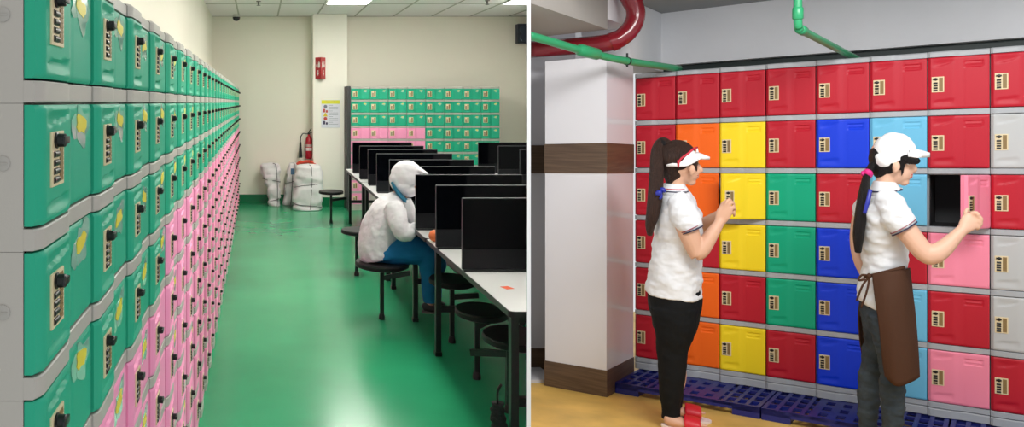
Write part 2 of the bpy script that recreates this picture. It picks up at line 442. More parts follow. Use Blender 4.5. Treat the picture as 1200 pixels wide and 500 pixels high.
# wall speaker box
a = pxw(606, 28, 13.4); b = pxw(640, 51, 13.4)
t = empty('wall_speaker', ((a.x+b.x)/2, 13.4, b.z))
cx_ = (a.x+b.x)/2
bm = bmesh.new(); box(bm, (a.x, 13.36, b.z), (b.x, YB-.002, a.z), 0, .01); clip_left(bm); bmesh.ops.translate(bm, verts=bm.verts, vec=-t.location)
link('case', finish(bm, 'speaker_case', mat('speaker_blue_black', (34,42,56), .5)), t)
for i in range(2):
    zc = b.z+(a.z-b.z)*(.3+.4*i); bm = bmesh.new()
    R = []
    for rr, yy in ((.07, 13.361), (.07, 13.352), (.055, 13.350), (.03, 13.357)):
        R.append([bm.verts.new((a.x+.1+rr*math.cos(2*math.pi*k/24), yy, zc+rr*math.sin(2*math.pi*k/24))) for k in range(24)])
    for A_, B_ in zip(R, R[1:]):
        for k in range(24): bm.faces.new((A_[k], A_[(k+1) % 24], B_[(k+1) % 24], B_[k]))
    bm.faces.new(R[-1]); bm.faces.new(R[0]); clip_left(bm); bmesh.ops.translate(bm, verts=bm.verts, vec=-t.location)
    link('driver', finish(bm, 'speaker_cone', mat('speaker_cone', (48,58,74), .5), True, 50), t)
tag(t, 'dark blue box speaker high on the back wall beside the partition', 'speaker')

# red two-sided fire sign on the column
a = pxw(370, 67, 13.0); b = pxw(382, 92, 13.0); zt, zb = a.z, b.z; w = (b.x-a.x)
RED = mat('sign_red', (186,24,34), .4); WHT = mat('sign_white', (240,236,232), .5)
t = empty('fire_sign', (a.x+w*.5, 13.098, zb))
bm = bmesh.new()
tri = [(-w*.5, 0), (0, -.13), (w*.5, 0)]; lo = [bm.verts.new((x, y, .0)) for x, y in tri]; hi = [bm.verts.new((x, y, zt-zb)) for x, y in tri]
bm.faces.new(lo); bm.faces.new(hi)
for i in range(3): bm.faces.new((lo[i], lo[(i+1) % 3], hi[(i+1) % 3], hi[i]))
link('panel', finish(bm, 'sign_panel', RED), t)
h = zt-zb
for s in (-1, 1):
    ex = Vector((s*w*.5, .13, 0)).normalized(); nn = Vector((s*.13, -w*.5, 0)).normalized(); L_ = math.hypot(w*.5, .13)
    base = Vector((0, -.13, 0))
    bm = bmesh.new()
    def q(u, v, hw, hh): oriented(bm, base+ex*L_*u+Vector((0, 0, h*v))+nn*.002, ex, nn, (0, 0, 1), hw*L_, .0015, hh*h)
    q(.33, .72, .13, .03); q(.33, .60, .13, .09); q(.33, .80, .05, .03)       # extinguisher pictogram
    q(.68, .74, .05, .06); q(.68, .60, .11, .07)                             # flame pictogram
    q(.5, .30, .045, .10)
    P_ = [base+ex*L_*u+Vector((0, 0, h*v))+nn*.0035 for u, v in ((.34, .26), (.66, .26), (.5, .12))]
    bm.faces.new([bm.verts.new(p) for p in P_])
    link('pictogram', finish(bm, 'sign_pictogram', WHT), t)
tag(t, 'red triangular fire equipment sign with white arrows on the wall column', 'sign')
# safety poster on the column
a = pxw(376.5, 117, 13.09); b = pxw(398.5, 149.5, 13.09); w = b.x-a.x; h = a.z-b.z
t = empty('safety_poster', (a.x, 13.098, b.z))
bm = bmesh.new(); box(bm, (0, -.004, 0), (w, 0, h)); link('sheet', finish(bm, 'poster_sheet', mat('poster_paper', (226,226,236), .3)), t)
bm = bmesh.new(); box(bm, (.004, -.0055, h*.86), (w-.004, -.004, h*.99)); link('header', finish(bm, 'poster_header', mat('poster_yellow', (232,226,40), .4)), t)
INK = mat('poster_ink', (120,124,140), .5); INKD = mat('poster_dark_ink', (60,56,90), .5); PY = mat('poster_warning_yellow', (222,196,30), .5); PR = mat('poster_red', (196,70,60), .5)
bm = bmesh.new()
for i in range(11):
    zz = h*(.80-.068*i); box(bm, (w*.42, -.0048, zz), (w*(.9 if i % 3 else .62), -.004, zz+h*.012))
box(bm, (w*.25, -.0065, h*.915), (w*.72, -.0055, h*.94)); 
link('text_lines', finish(bm, 'poster_text', INK), t)
for i, m in enumerate((INK, PR, PY, PR, INKD)):
    bm = bmesh.new(); zc = h*(.76-.145*i); s_ = w*.095; cx_ = w*.22
    if i == 2:
        lo = [bm.verts.new((x, -.004, z)) for x, z in ((cx_-s_*1.3, zc-s_), (cx_+s_*1.3, zc-s_), (cx_, zc+s_*1.3))]; hi = [bm.verts.new((v.co.x, -.0052, v.co.z)) for v in lo]
        bm.faces.new(hi); [bm.faces.new((lo[j], lo[(j+1) % 3], hi[(j+1) % 3], hi[j])) for j in range(3)]
    elif i in (0, 3):
        n_ = 14; lo = [bm.verts.new((cx_+s_*math.cos(2*math.pi*k/n_), -.004, zc+s_*math.sin(2*math.pi*k/n_))) for k in range(n_)]; hi = [bm.verts.new((v.co.x, -.0052, v.co.z)) for v in lo]
        bm.faces.new(hi); [bm.faces.new((lo[j], lo[(j+1) % n_], hi[(j+1) % n_], hi[j])) for j in range(n_)]
    else:
        box(bm, (cx_-s_*1.2, -.0052, zc-s_), (cx_-s_*.1, -.004, zc+s_)); box(bm, (cx_+s_*.2, -.0052, zc-s_*1.1), (cx_+s_*1.3, -.004, zc+s_*.2))
    link('icon', finish(bm, 'poster_icon', m), t)
tag(t, 'white safety notice with a yellow header taped to the wall column', 'poster')

# fire extinguisher
Y = 13.36; s = Y/F
t = empty('fire_extinguisher', (pxw(362, 186, Y).x, Y, pxw(362, 186, Y).z))
FR = mat('extinguisher_red', (180,16,36), .25, coat=.5)
bm = bmesh.new(); lathe(bm, (0, 0, 0), [(.045, 0), (.056, .01), (.058, .03), (.058, .29), (.053, .33), (.036, .365), (.02, .38), (.02, .40)], 24); link('cylinder', finish(bm, 'cylinder', FR, True), t)
bm = bmesh.new(); box(bm, (-.02, -.02, .40), (.02, .02, .43), 0, .004); box(bm, (-.012, -.012, .425), (.05, .012, .437), 0, .002)
tube(bm, [(-.01, 0, .43), (.02, 0, .47), (.04, 0, .50)], .008); box(bm, (-.05, -.01, .405), (-.018, .01, .42), 0, .002)
link('valve', finish(bm, 'valve', BLACKP, True), t)
bm = bmesh.new(); tube(bm, smooth_path([(-.045, 0, .412), (-.10, -.01, .415), (-.135, -.02, .36), (-.14, -.02, .27)], 6), .008); link('hose', finish(bm, 'hose', BLACKP, True), t)
bm = bmesh.new(); tube(bm, [(-.14, -.02, .28), (-.14, -.02, .24), (-.14, -.02, .06), (-.14, -.02, .02)], [.012, .018, .03, .032]); link('horn', finish(bm, 'horn', BLACKP, True), t)
for z0_, z1_, mm, nm in ((.20, .24, mat('tag_grey', (190,180,170), .5), 'label'), (.135, .185, WHT, 'label')):
    bm = bmesh.new(); R = []
    for zz in (z0_, z1_):
        R.append([bm.verts.new((.0592*math.cos(a), .0592*math.sin(a), zz)) for a in [math.radians(-150+i*10) for i in range(13)]])
    for k in range(12): bm.faces.new((R[0][k], R[0][k+1], R[1][k+1], R[1][k]))
    link(nm, finish(bm, nm, mm, True), t)
bm = bmesh.new(); box(bm, (-.03, .055, .1), (.03, YB-Y-.002, .3)); link('wall_bracket', finish(bm, 'bracket', BLACKM), t)
tag(t, 'red fire extinguisher with black horn hung on the back wall', 'fire extinguisher')

# ---- woven sacks
SACK = mat('white_woven_sack', (232,226,228), .55, bump=1, bscale=9, var=.05, vscale=6)
CORD = mat('dark_cord', (52,50,54), .7)
def sack(name, prof, Y, depth, lab, seed, cords, extra=None):
    """prof: list of (z_px, x_left_px, x_right_px)"""
    s = Y/F; x_mid = (prof[0][1]+prof[0][2])/2
    t = empty(name, (pxw(x_mid, 0, Y).x, Y, 0)); bm = bmesh.new(); N = 28
    zs = [EYE-(p[0]-CY)*s for p in prof]; z0 = zs[0]
    st = smooth_path([(z-z0+.002, (pxw(l, 0, Y).x-t.location.x), (pxw(r, 0, Y).x-t.location.x)) for z, (_, l, r) in zip(zs, prof)], 6)
    rings = []
    for j, (z, l, r) in enumerate(st):
        u = j/(len(st)-1); dd = depth*(.86 if u < .04 else 1)*(1-.45*ss(.75, 1, u)); ring = []
        for k in range(N):
            a = 2*math.pi*k/N; ca, sa = math.cos(a), math.sin(a)
            e = .55
            x = (l+r)/2+(r-l)/2*math.copysign(abs(ca)**e, ca); y = dd*math.copysign(abs(sa)**e, sa)
            p = Vector((x, y, z)); nz = noise.noise(Vector((x*7, y*7, z*12+seed)))
            for c0 in cords: p += Vector((-ca, -sa, 0))*.012*math.exp(-((z-c0)/.03)**2)
            p += Vector((ca, sa, 0))*nz*.038*(0 if u < .04 else 1); ring.append(bm.verts.new(p))
        rings.append(ring)
    for A_, B_ in zip(rings, rings[1:]):
        for k in range(N): bm.faces.new((A_[k], A_[(k+1) % N], B_[(k+1) % N], B_[k]))
    bm.faces.new(rings[0][::-1])
    top = rings[-1]; cpt = sum((v.co for v in top), Vector())/N; cv = bm.verts.new(cpt+Vector((0, 0, .015)))
    for k in range(N): bm.faces.new((top[k], top[(k+1) % N], cv))
    link('bag', finish(bm, 'sack', SACK, True, 180), t)
    def ringpts(zq, tilt=0):
        pts = []
        for k in range(41):
            a = 2*math.pi*k/40; zz = zq+tilt*math.cos(a)
            j = min(range(len(st)), key=lambda q_: abs(st[q_][0]-zz)); z, l, r = st[j]; u = j/(len(st)-1); dd = depth*(1-.45*ss(.75, 1, u))
            ca, sa = math.cos(a), math.sin(a)
            pts.append(((l+r)/2+((r-l)/2-.002)*math.copysign(abs(ca)**.55, ca), (dd-.002)*math.copysign(abs(sa)**.55, sa), zz))
        return pts
    for c0, tl in zip(cords, (.04, -.03, .02)):
        bm = bmesh.new(); tube(bm, ringpts(c0, tl), .0045, 6); link('cord', finish(bm, 'cord', CORD, True), t)
    for fx in (extra or []):
        bm = bmesh.new(); pts = []
        for j, (z, l, r) in enumerate(st):
            u = j/(len(st)-1); dd = depth*(1-.45*ss(.75, 1, u)); pts.append((l+(r-l)*(fx+.06*math.sin(u*3)), -dd-.006, z+.003))
        tube(bm, pts, .0045, 6); link('cord', finish(bm, 'cord', CORD, True), t)
    tag(t, lab, 'sack', 'tied white sacks on the floor'); return t
sack('sack', [(240.5, 316, 327), (238, 314, 328), (222, 313, 328), (212, 309, 328.5), (198, 305, 328.5), (192, 306, 327), (191, 312, 322)], 13.25, .13, 'white sack leaning left of the other sacks, narrow at its foot, tied with dark cord', 3, (.10, .42), (.75,))
sack('sack', [(241, 333, 344), (238, 333, 345), (222, 334, 346), (205, 336, 346), (194, 339, 348), (192, 340, 346)], 13.34, .09, 'slim white sack squeezed between the two larger sacks, with a blue patch', 9, (.38,), (.6,))
t3 = sack('sack', [(245, 344, 375), (242, 343, 377), (228, 343, 377.5), (212, 344, 378), (199, 345, 377), (194, 348, 375), (192.5, 352, 370)], 12.78, .20, 'largest plump white sack, on the right, tied with crossed dark cords', 15, (.40, .08), (.55,))
a = pxw(343, 201, 13.05)
bm = bmesh.new(); box(bm, (-.03, -.004, -.05), (.03, .004, .05), 0, .002); o = link('cloth_patch', finish(bm, 'patch', mat('blue_print', (70,110,140), .5)), None)
sk = [o_ for o_ in bpy.data.objects if o_.name.startswith('sack')][1]; o.parent = sk; o.location = Vector((a.x, 13.085, a.z))-sk.location
# orange folded sack on top
t = empty('folded_bag', pxw(358, 190.5, 13.1)); bm = bmesh.new()
pts = smooth_path([(-.125, 0, -.035), (-.10, 0, .005), (-.04, 0, .0), (.03, 0, .012), (.10, 0, .002), (.145, 0, -.04)], 6)
tube(bm, pts, [(.028+.008*math.sin(i*.9), .07) for i in range(len(pts))], 14, ref=(0, 0, 1))
link('bag', finish(bm, 'folded_bag', mat('orange_red_plastic', (222,72,48), .45, bump=.6, bscale=20), True, 180), t)
bm = bmesh.new(); pts = smooth_path([(-.10, -.05, .0), (-.02, -.07, .02), (.06, -.06, .03), (.12, -.05, .0)], 5); tube(bm, pts, [(.018, .02)]*len(pts), 10); link('fold', finish(bm, 'bag_fold', MATS['orange_red_plastic'], True, 180), t)
tag(t, 'orange red plastic bag lying folded on top of the sacks', 'bag')

# ---- bank of lockers on the back wall
W2 = .2912; Y2 = 12.69
kitB = make_kit('locker', W2, HD, .0305, .5, LEFTMATS, (.10, .34, .28, .78), knob=(.012, .015), vent=False)
stB = [sticker_mesh('sticker', W2, HD, 50+s, pos=(.77, .80), sc=.55) for s in range(4)]
zTop = EYE-(116.7-CY)*Y2/F
hidden = 0
for c in range(8):
    for r in range(9):
        col = 'pink' if (r >= 3 and c < 4) else 'green'
        # leave out what the screens hide altogether
        if r > 5 and c > 0: continue
        where = ['leftmost column', 'second column from the left', 'third column from the left', 'fourth column from the left', 'fourth column from the right', 'third column from the right', 'second column from the right', 'rightmost column'][c]
        make_locker(kitB, (1.456+c*W2, Y2, zTop-r*.2044), 0, col, f'{col} back wall locker, {ROWN[r]} row, {where}', 'lockers against the back wall', wheels=False, stick=(stB[(c*3+r) % 4] if col == 'green' else None), cap=(r == 0), plinth=(r == 8), knob=False)
bm = bmesh.new(); box(bm, (1.398, Y2-.02, .001), (1.452, Y2+.5, 1.94), 0, .004)
tag(link('end_strip', finish(bm, 'end_strip', mat('dark_strip', (58,58,60), .6))), 'dark grey upright strip along the left side of the back wall lockers', 'panel')  # upright dark strip boxed in at the left end of the bank
bm = bmesh.new(); box(bm, (1.456+W2+.003, Y2, .001), (1.456+8*W2, Y2+.5, zTop-5*.2044-HB-.003)); tag(link('locker_stack_base', finish(bm, 'stack_base', GREYL)), 'lower grey lockers of the back wall bank hidden behind the screens', 'lockers', kind='stuff')

# ---- tables
TOPW = mat('white_laminate', (226,226,226), .3); EDGE = mat('table_edge', (22,26,26), .4)
def xe(Y): return 1.137+.0137*(Y-3.66)
SEG = [(3.66, 5.62), (5.64, 7.60), (7.62, 9.58), (9.60, 11.52)]
def slab(bm, y0, y1, xo, w, z0, z1, rad=.03, inset=0):
    pts = []
    def cor(cx, cy, a0):
        for i in range(6):
            a = a0+i*math.pi/10; pts.append((cx+(rad-inset)*math.cos(a), cy+(rad-inset)*math.sin(a)))
    cor(w-rad, (y1-y0)-rad, 0); cor(rad, (y1-y0)-rad, math.pi/2); cor(rad, rad, math.pi); cor(w-rad, rad, 1.5*math.pi)
    P = [(xo+x+.0137*(y), y0+y) for x, y in pts]
    lo = [bm.verts.new((x, y, z0)) for x, y in P]; hi = [bm.verts.new((x, y, z1)) for x, y in P]; n = len(P)
    bm.faces.new(lo[::-1]); bm.faces.new(hi)
    for i in range(n): bm.faces.new((lo[i], lo[(i+1) % n], hi[(i+1) % n], hi[i]))
def table(y0, y1, x0, w, label, group, legs=True):
    t = empty('canteen_table', (x0+w/2, (y0+y1)/2, 0))
    def add(nm, bm, m, par=t, sm=False):
        clip_left(bm)
        if not bm.verts: bm.free(); return None
        bmesh.ops.translate(bm, verts=bm.verts, vec=-t.location); return link(nm, finish(bm, nm, m, sm), par)
    bm = bmesh.new(); slab(bm, y0, y1, x0, w, .712, .739, .03); tp = add('tabletop', bm, EDGE)
    bm = bmesh.new(); slab(bm, y0, y1, x0, w, .7385, .7402, .03, .005); add('laminate', bm, TOPW, tp)
    ys = (y0+(.6 if y0 < 6 else .06), y1-.27) if y0 > 3.7 else (y0+.07, 5.40)
    for yy in ys:
        for xx in (x0+.04+.0137*(yy-y0), x0+w-.06):
            if xx > KL*yy-.03: continue
            bm = bmesh.new(); box(bm, (xx-.018, yy-.022, .012), (xx+.018, yy+.022, .712), 0, .003)
            lg = add('leg', bm, BLACKM)
            bm = bmesh.new(); box(bm, (xx-.022, yy-.026, .0005), (xx+.022, yy+.026, .03), 0, .003)
            if lg: add('foot', bm, BLACKP, lg)
        bm = bmesh.new(); box(bm, (x0+.06, yy-.018, .29), (x0+w-.06, yy+.018, .33), 0, .003); add('crossbar', bm, BLACKM)
        bm = bmesh.new(); box(bm, (x0+.06, yy-.015, .675), (x0+w-.06, yy+.015, .711), 0, .003); add('crossbar', bm, BLACKM)
    bm = bmesh.new(); tube(bm, [(x0+.08, ys[0], .67), (x0+.10, ys[1], .67)], .014, 8); add('side_rail', bm, BLACKM)
    bm = bmesh.new(); tube(bm, [(x0+w*.5, ys[0], .31), (x0+w*.5, ys[1], .31)], .018, 8); add('side_rail', bm, BLACKM)
    return tag(t, label, 'table', group)
LB = ['white canteen table with black edge nearest the camera, by the partition', 'second white canteen table from the camera, where the person in white sits', 'third white canteen table from the camera, in the left line of tables', 'farthest white canteen table in the left line, its end by the pink lockers']
for (a_, b_), l_ in zip(SEG, LB): table(a_, b_, xe(a_), .93, l_, 'canteen tables')
table(9.0, 11.5, 2.93, .93, 'white canteen table in the second line, beside the partition, behind the dark screens', 'canteen tables')

# ---- black screens standing on the tables
SCR = mat('black_gloss', (4,5,8), .08, .10); SCRB = mat('black_gloss_lower', (17,18,22), .3, .2); BEZ = mat('screen_edge', (48,50,55), .4)
def screen(x0, Y, w, label, h=.412, z0=.7405):
    t = empty('table_screen', (x0+w/2, Y, z0))
    def add(nm, bm, m, par):
        clip_left(bm)
        if not bm.verts: bm.free(); return
        bmesh.ops.translate(bm, verts=bm.verts, vec=-t.location); return link(nm, finish(bm, nm, m), par)
    bm = bmesh.new(); box(bm, (x0, Y-.011, z0+.012), (x0+w, Y+.011, z0+h), 0, .006); p = add('panel', bm, BEZ, t)
    bm = bmesh.new(); box(bm, (x0+.004, Y-.0135, z0+h*.31), (x0+w-.004, Y-.0112, z0+h-.005)); add('glossy_face', bm, SCR, p)
    bm = bmesh.new(); box(bm, (x0+.004, Y-.0135, z0+.016), (x0+w-.004, Y-.0112, z0+h*.31-.001)); add('lower_face', bm, SCRB, p)
    bm = bmesh.new(); box(bm, (x0+.01, Y-.018, z0), (x0+w-.01, Y+.018, z0+.014), 0, .002); add('base_strip', bm, BLACKM, t)
    return tag(t, label, 'screen', 'black screens across the tables')
SX = [(541, 4.53), (510.4, 5.23), (486.7, 6.0), (469, 6.76), (456, 7.57), (441, 8.45), (431, 9.2), (421, 9.95), (413, 10.8)]
SN = ['nearest the camera, cut off by the partition', 'second from the camera, with the orange fruit behind its corner', 'third from the camera, just beyond the seated person', 'fourth from the camera, just behind the hooded head', 'fifth from the camera, above the hooded head', 'sixth from the camera, left line', 'seventh from the camera, left line', 'eighth from the camera, left line', 'farthest and smallest of the left line, before the pink lockers']
for (px, Y), nm in zip(SX, SN): screen((px-CX)/F*Y, Y, .79, 'black glossy table screen '+nm)
for px, Y, nm in ((560, 10.8, 'leftmost of the three beside the partition, in the second line'), (583.6, 9.95, 'middle one of the three beside the partition, in the second line'), (609, 9.2, 'narrow sliver right against the partition, in the second line')):
    screen((px-CX)/F*Y, Y, .79, 'black glossy table screen, '+nm)

# ---- stools
SEATM = mat('black_seat', (10,11,12), .5, .3)
def stool(x, y, zt, r, label, arm, post_y=None, sy=1.25):
    t = empty('stool', (x, y, 0))
    bm = bmesh.new(); lathe(bm, (0, 0, 0), [(r*.9, zt-.04), (r, zt-.032), (r, zt-.008), (r*.96, zt), (r*.3, zt+.001)], 32, sy=sy)
    bmesh.ops.translate(bm, verts=bm.verts, vec=t.location); clip_left(bm); bmesh.ops.translate(bm, verts=bm.verts, vec=-t.location)
    link('seat', finish(bm, 'seat', SEATM, True, 35), t)
    py = post_y or 0
    bm = bmesh.new(); box(bm, (-.015, py-.018, .03), (.015, py+.018, zt-.04), 0, .003)
    p = link('post', finish(bm, 'post', BLACKM), t)
    bm = bmesh.new(); lathe(bm, (0, py, 0), [(.024, .0005), (.024, .02), (.018, .045)], 16, sy=1.2); link('foot', finish(bm, 'foot', BLACKP, True), p)
    ax, ay, az = arm
    bm = bmesh.new(); d = Vector((ax-x, ay-y-py, az-.32)); L_ = d.length; d.normalize(); side = d.cross(Vector((0, 0, 1))).normalized(); up = side.cross(d)
    oriented(bm, Vector((0, py, .32))+d*L_/2, d, side, up, L_/2, .012, .018); 
    link('support_arm', finish(bm, 'support_arm', BLACKM), t)
    return tag(t, label, 'stool', 'round black canteen stools')
def sxy(px, py, h=.45): Y = F*(EYE-h)/(py-CY); return (px-CX)/F*Y, Y
x, y = sxy(388, 223.5); stool(x, y, .45, .172, 'round black stool farthest from the camera, by the large white sack', (1.25, y+.1, .34))
x, y = sxy(418, 268.5); stool(x, y, .45, .15, 'round black stool half hidden behind the back of the seated person', (1.16, y-.2, .3))
x, y = sxy(447.5, 306); stool(x, y, .45, .205, 'round black stool that the person in white sits on', (1.175, y-.05, .37), 0)
x, y = sxy(529.5, 326); stool(x, y, .45, .157, 'round black stool under the table behind its leg, farthest of three tucked in', (1.55, y, .33))
x, y = sxy(564, 362); stool(x, y, .45, .152, 'round black stool under the table, middle one of three tucked in', (1.55, y+.3, .34), .1)
x, y = sxy(603, 392); stool(x, y, .45, .165, 'round black stool nearest the camera, cut off by the partition', (1.2, y+.25, .28), .1)

# ---- small things on the first table
x, y = sxy(510, 283, .74)
t = empty('orange', (x, y, .7402)); bm = bmesh.new()
bmesh.ops.create_icosphere(bm, subdivisions=4, radius=.044)
for v in bm.verts: v.co.z *= .92; v.co.z += .0405; v.co += v.normal*0
link('peel', finish(bm, 'orange_peel', mat('orange_peel', (236,122,66), .45, bump=.3, bscale=160), True, 180), t)
bm = bmesh.new(); lathe(bm, (0, 0, .078), [(.004, 0), (.004, .004), (.002, .006)], 8); link('stem', finish(bm, 'stem', mat('fruit_stem', (80,90,40), .6)), t)
tag(t, 'orange fruit on the white table, peeking out beside a black screen', 'fruit')
x, y = sxy(594.5, 337, .74); bm = bmesh.new(); oriented(bm, (0, 0, .0006), Vector((1, .3, 0)).normalized(), Vector((-.3, 1, 0)).normalized(), (0, 0, 1), .022, .03, .0006)
o = link('paper_tag', finish(bm, 'paper_tag', mat('orange_paper', (232,96,56), .5)), None, (x, y, .7404)); tag(o, 'small orange paper tag lying on the nearest white table', 'tag')
# black net bag hanging from the nearest leg
t = empty('net_bag', (1.108, 3.74, .0)); bm = bmesh.new()
pts = smooth_path([(0, 0, .02), (.0, 0, .07), (.01, 0, .16), (.0, 0, .24), (0, 0, .30)], 5)
tube(bm, pts, [(.024+.012*math.sin(math.pi*i/len(pts))+.005*math.sin(i*2.3), .030+.010*math.sin(math.pi*i/len(pts))) for i in range(len(pts))], 14)
link('bag', finish(bm, 'net_bag', mat('black_net', (20,22,22), .7, bump=1, bscale=60), True, 180), t)
bm = bmesh.new(); tube(bm, smooth_path([(0, 0, .28), (-.01, -.03, .36), (0, -.05, .40)], 5), .006, 8); link('strap', finish(bm, 'strap', BLACKP, True), t)
tag(t, 'black bag hanging low on the nearest table leg', 'bag')
# ================================================================== RIGHT ROOM (its floor, a ramp, falls away from the camera)
RS = .0789
def zr(zl, Y): return EYE+zl-RS*Y
UX = Vector((.1754, -.1624, 0)); WR = UX.length; UD = UX.normalized(); ND = Vector((UD.y, -UD.x, 0))   # ND points out of the lockers
A0 = Vector((2.404, 5.156, 0))
def R3(s, n, zl):
    """s metres along the locker front, n metres in front of it, zl height relative to the eye above the ramp"""
    p = A0+UD*s+ND*n; return Vector((p.x, p.y, zr(zl, p.y)))
ANG = math.atan2(UD.y, UD.x)
def TS(v): return Vector((v.x, v.y, v.z-RS*(UD.y*v.x-ND.y*v.y)))
RH2 = .2985; HD2 = .2685; HB2 = .030; TP = (.07, .275, .33, .625)
AMP[0] = .35; REC[0] = .03
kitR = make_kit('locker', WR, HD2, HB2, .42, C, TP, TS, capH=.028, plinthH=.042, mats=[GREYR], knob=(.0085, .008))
GRIDC = ['red red red red red red'.split(), 'red orange orange red orange orange'.split(), 'red yellow yellow yellow red yellow'.split(), 'red red green green green red'.split(),
         'red blue red blue blue blue'.split(), 'red light_blue light_blue red light_blue light_blue'.split(), 'red red pink pink red pink'.split(), 'red grey red grey grey red'.split(), 'red grey red grey grey red'.split()]
ROW6 = ['top', 'second', 'third', 'fourth', 'fifth', 'bottom']
COLN = ['column beside the white pillar', 'second column from the pillar', 'third column from the pillar', 'fourth column from the pillar', 'fifth column from the pillar', 'sixth column from the pillar', 'seventh column from the pillar', 'eighth column from the pillar', 'ninth column from the pillar']
def open_kit(phi, col):
    def TO(v):
        q = v.copy(); q.x -= WR-.002; q.y -= -.016
        c, s = math.cos(phi), math.sin(phi)
        # swing about the right-hand hinge, free edge towards the room
        w_ = Vector((c*q.x-s*q.y, s*q.x+c*q.y, q.z)); w_.x += WR-.002; w_.y += -.016
        return TS(w_)
    k = dict(door={col: door_mesh('open_door', C[col], WR, HD2, TO)}, plate=plate_mesh('lock_plate', WR, HD2, *TP, TO), wheels=[wheel_mesh('number_wheel', WR, HD2, *TP, i, TO) for i in range(4)],
             knob=knob_mesh('knob', WR, HD2, *TP, TO, .0085, .008))
    return k
PHI_Y, PHI_P = math.radians(34), math.radians(68)
OK_ = {(2, 2): open_kit(PHI_Y, 'yellow'), (6, 2): open_kit(PHI_P, 'pink')}
for c in range(8):
    for r in range(6):
        col = GRIDC[c][r]; lp = R3(c*WR, 0, .558-r*RH2-HD2)
        ok = OK_.get((c, r))
        lab = f"{col.replace('_', ' ')} locker{' with its door swung open' if ok else ''}, {ROW6[r]} row, {COLN[c]}"
        make_locker(kitR, lp, ANG, col, lab, 'coloured lockers on blue pallets', cap=(r == 0), plinth=(r == 5), open_kit=ok)

# ---- floor, pillar, walls, beams
TILE = mat('white_wall_tile', (222,222,226), .12, .5, bump=.01, bscale=200)
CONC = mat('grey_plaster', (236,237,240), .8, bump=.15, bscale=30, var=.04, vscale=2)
OCHRE = mat('ochre_floor', (228,186,98), .45, bump=.05, bscale=30, var=.2, vscale=3.5, detail=6)
TRIMW = wood('brown_wood_tile', (78,60,46), (98,78,60))
DGREEN = mat('shaded_recess_green', (28,44,42), .5)  # dark green that carries the shade of the recess above the lockers
ZF = -1.341
def quad_prism(bm, pts, zl0, zl1, mi=0, drop=0):
    """vertical prism over a ground outline, its bottom and top following the ramp"""
    lo = [bm.verts.new((x, y, zr(zl0, y)-drop)) for x, y in pts]; hi = [bm.verts.new((x, y, zr(zl1, y))) for x, y in pts]; n = len(pts)
    fs = [bm.faces.new(lo[::-1]), bm.faces.new(hi)]+[bm.faces.new((lo[i], lo[(i+1) % n], hi[(i+1) % n], hi[i])) for i in range(n)]
    for f in fs: f.material_index = mi
bm = bmesh.new(); quad_prism(bm, [(.2, .5), (8, .5), (8, 7.5), (.2, 7.5)], ZF-.05, ZF)
clip_right(bm); clip_plane(bm, (0, 2.4, 0), (0, -1, 0))
tag(link('floor_ramp', finish(bm, 'floor_ramp', OCHRE)), kind='structure')
CD = Vector((880, 950, 0)).normalized()           # depth direction of this room
K0 = Vector((2.030, 4.718, 0)); 
def G(s, t): p = K0-UD*s+CD*t; return (p.x, p.y)
def Gb(bm, s0, s1, t0, t1, a, b, mi=0, drop=0): quad_prism(bm, [G(s0, t0), G(s0, t1), G(s1, t1), G(s1, t0)], a, b, mi, drop)
t = empty('wall_pillar', (K0.x, K0.y, zr(ZF, K0.y)))
def addp(nm, bm, m, par, sm=False):
    clip_right(bm); bmesh.ops.translate(bm, verts=bm.verts, vec=-par.matrix_world.translation if False else -Vector(PIL)); return link(nm, finish(bm, nm, m, sm), par)
PIL = t.location.copy()
bm = bmesh.new(); Gb(bm, 0, .366, 0, .46, ZF, .642); 
bmesh.ops.bisect_plane(bm, geom=bm.verts[:]+bm.edges[:]+bm.faces[:], plane_co=(0, 0, 0), plane_no=(0, 0, 1))
bmesh.ops.translate(bm, verts=bm.verts, vec=-PIL); o = link('wall_pillar_body', finish(bm, 'pillar', TILE)); o.location = PIL
bpy.data.objects.remove(t); tag(o, kind='structure')
for nm, a_, b_ in (('trim_2', -.04, .137), ('trim_3', ZF+.0005, -1.187)):
    bm = bmesh.new(); e = .004
    quad_prism(bm, [G(-e, -e), G(-e, .463), G(.366+e, .463), G(.366+e, -e)], a_, b_)
    tag(link(nm, finish(bm, nm, TRIMW)), kind='structure')
# recessed wall to the left of the pillar
bm = bmesh.new(); quad_prism(bm, [(1.2, 5.36), (2.1, 5.36), (2.1, 5.44), (1.2, 5.44)], ZF, 1.2); clip_right(bm); tag(link('wall_recess', finish(bm, 'wall_recess', TILE)), kind='structure')
for nm, a_, b_ in (('trim_4', -.045, .14), ('trim_5', ZF+.001, -1.20)):
    bm = bmesh.new(); quad_prism(bm, [(1.2, 5.35), (2.05, 5.35), (2.05, 5.359), (1.2, 5.359)], a_, b_); clip_right(bm); tag(link(nm, finish(bm, nm, TRIMW)), kind='structure')
bm = bmesh.new(); quad_prism(bm, [(1.2, 4.99), (1.86, 5.03), (1.86, 5.34), (1.2, 5.34)], ZF+.0005, ZF+.02); clip_right(bm)
tag(link('floor_curb', finish(bm, 'floor_curb', mat('white_curb', (205,205,208), .5))), kind='structure')
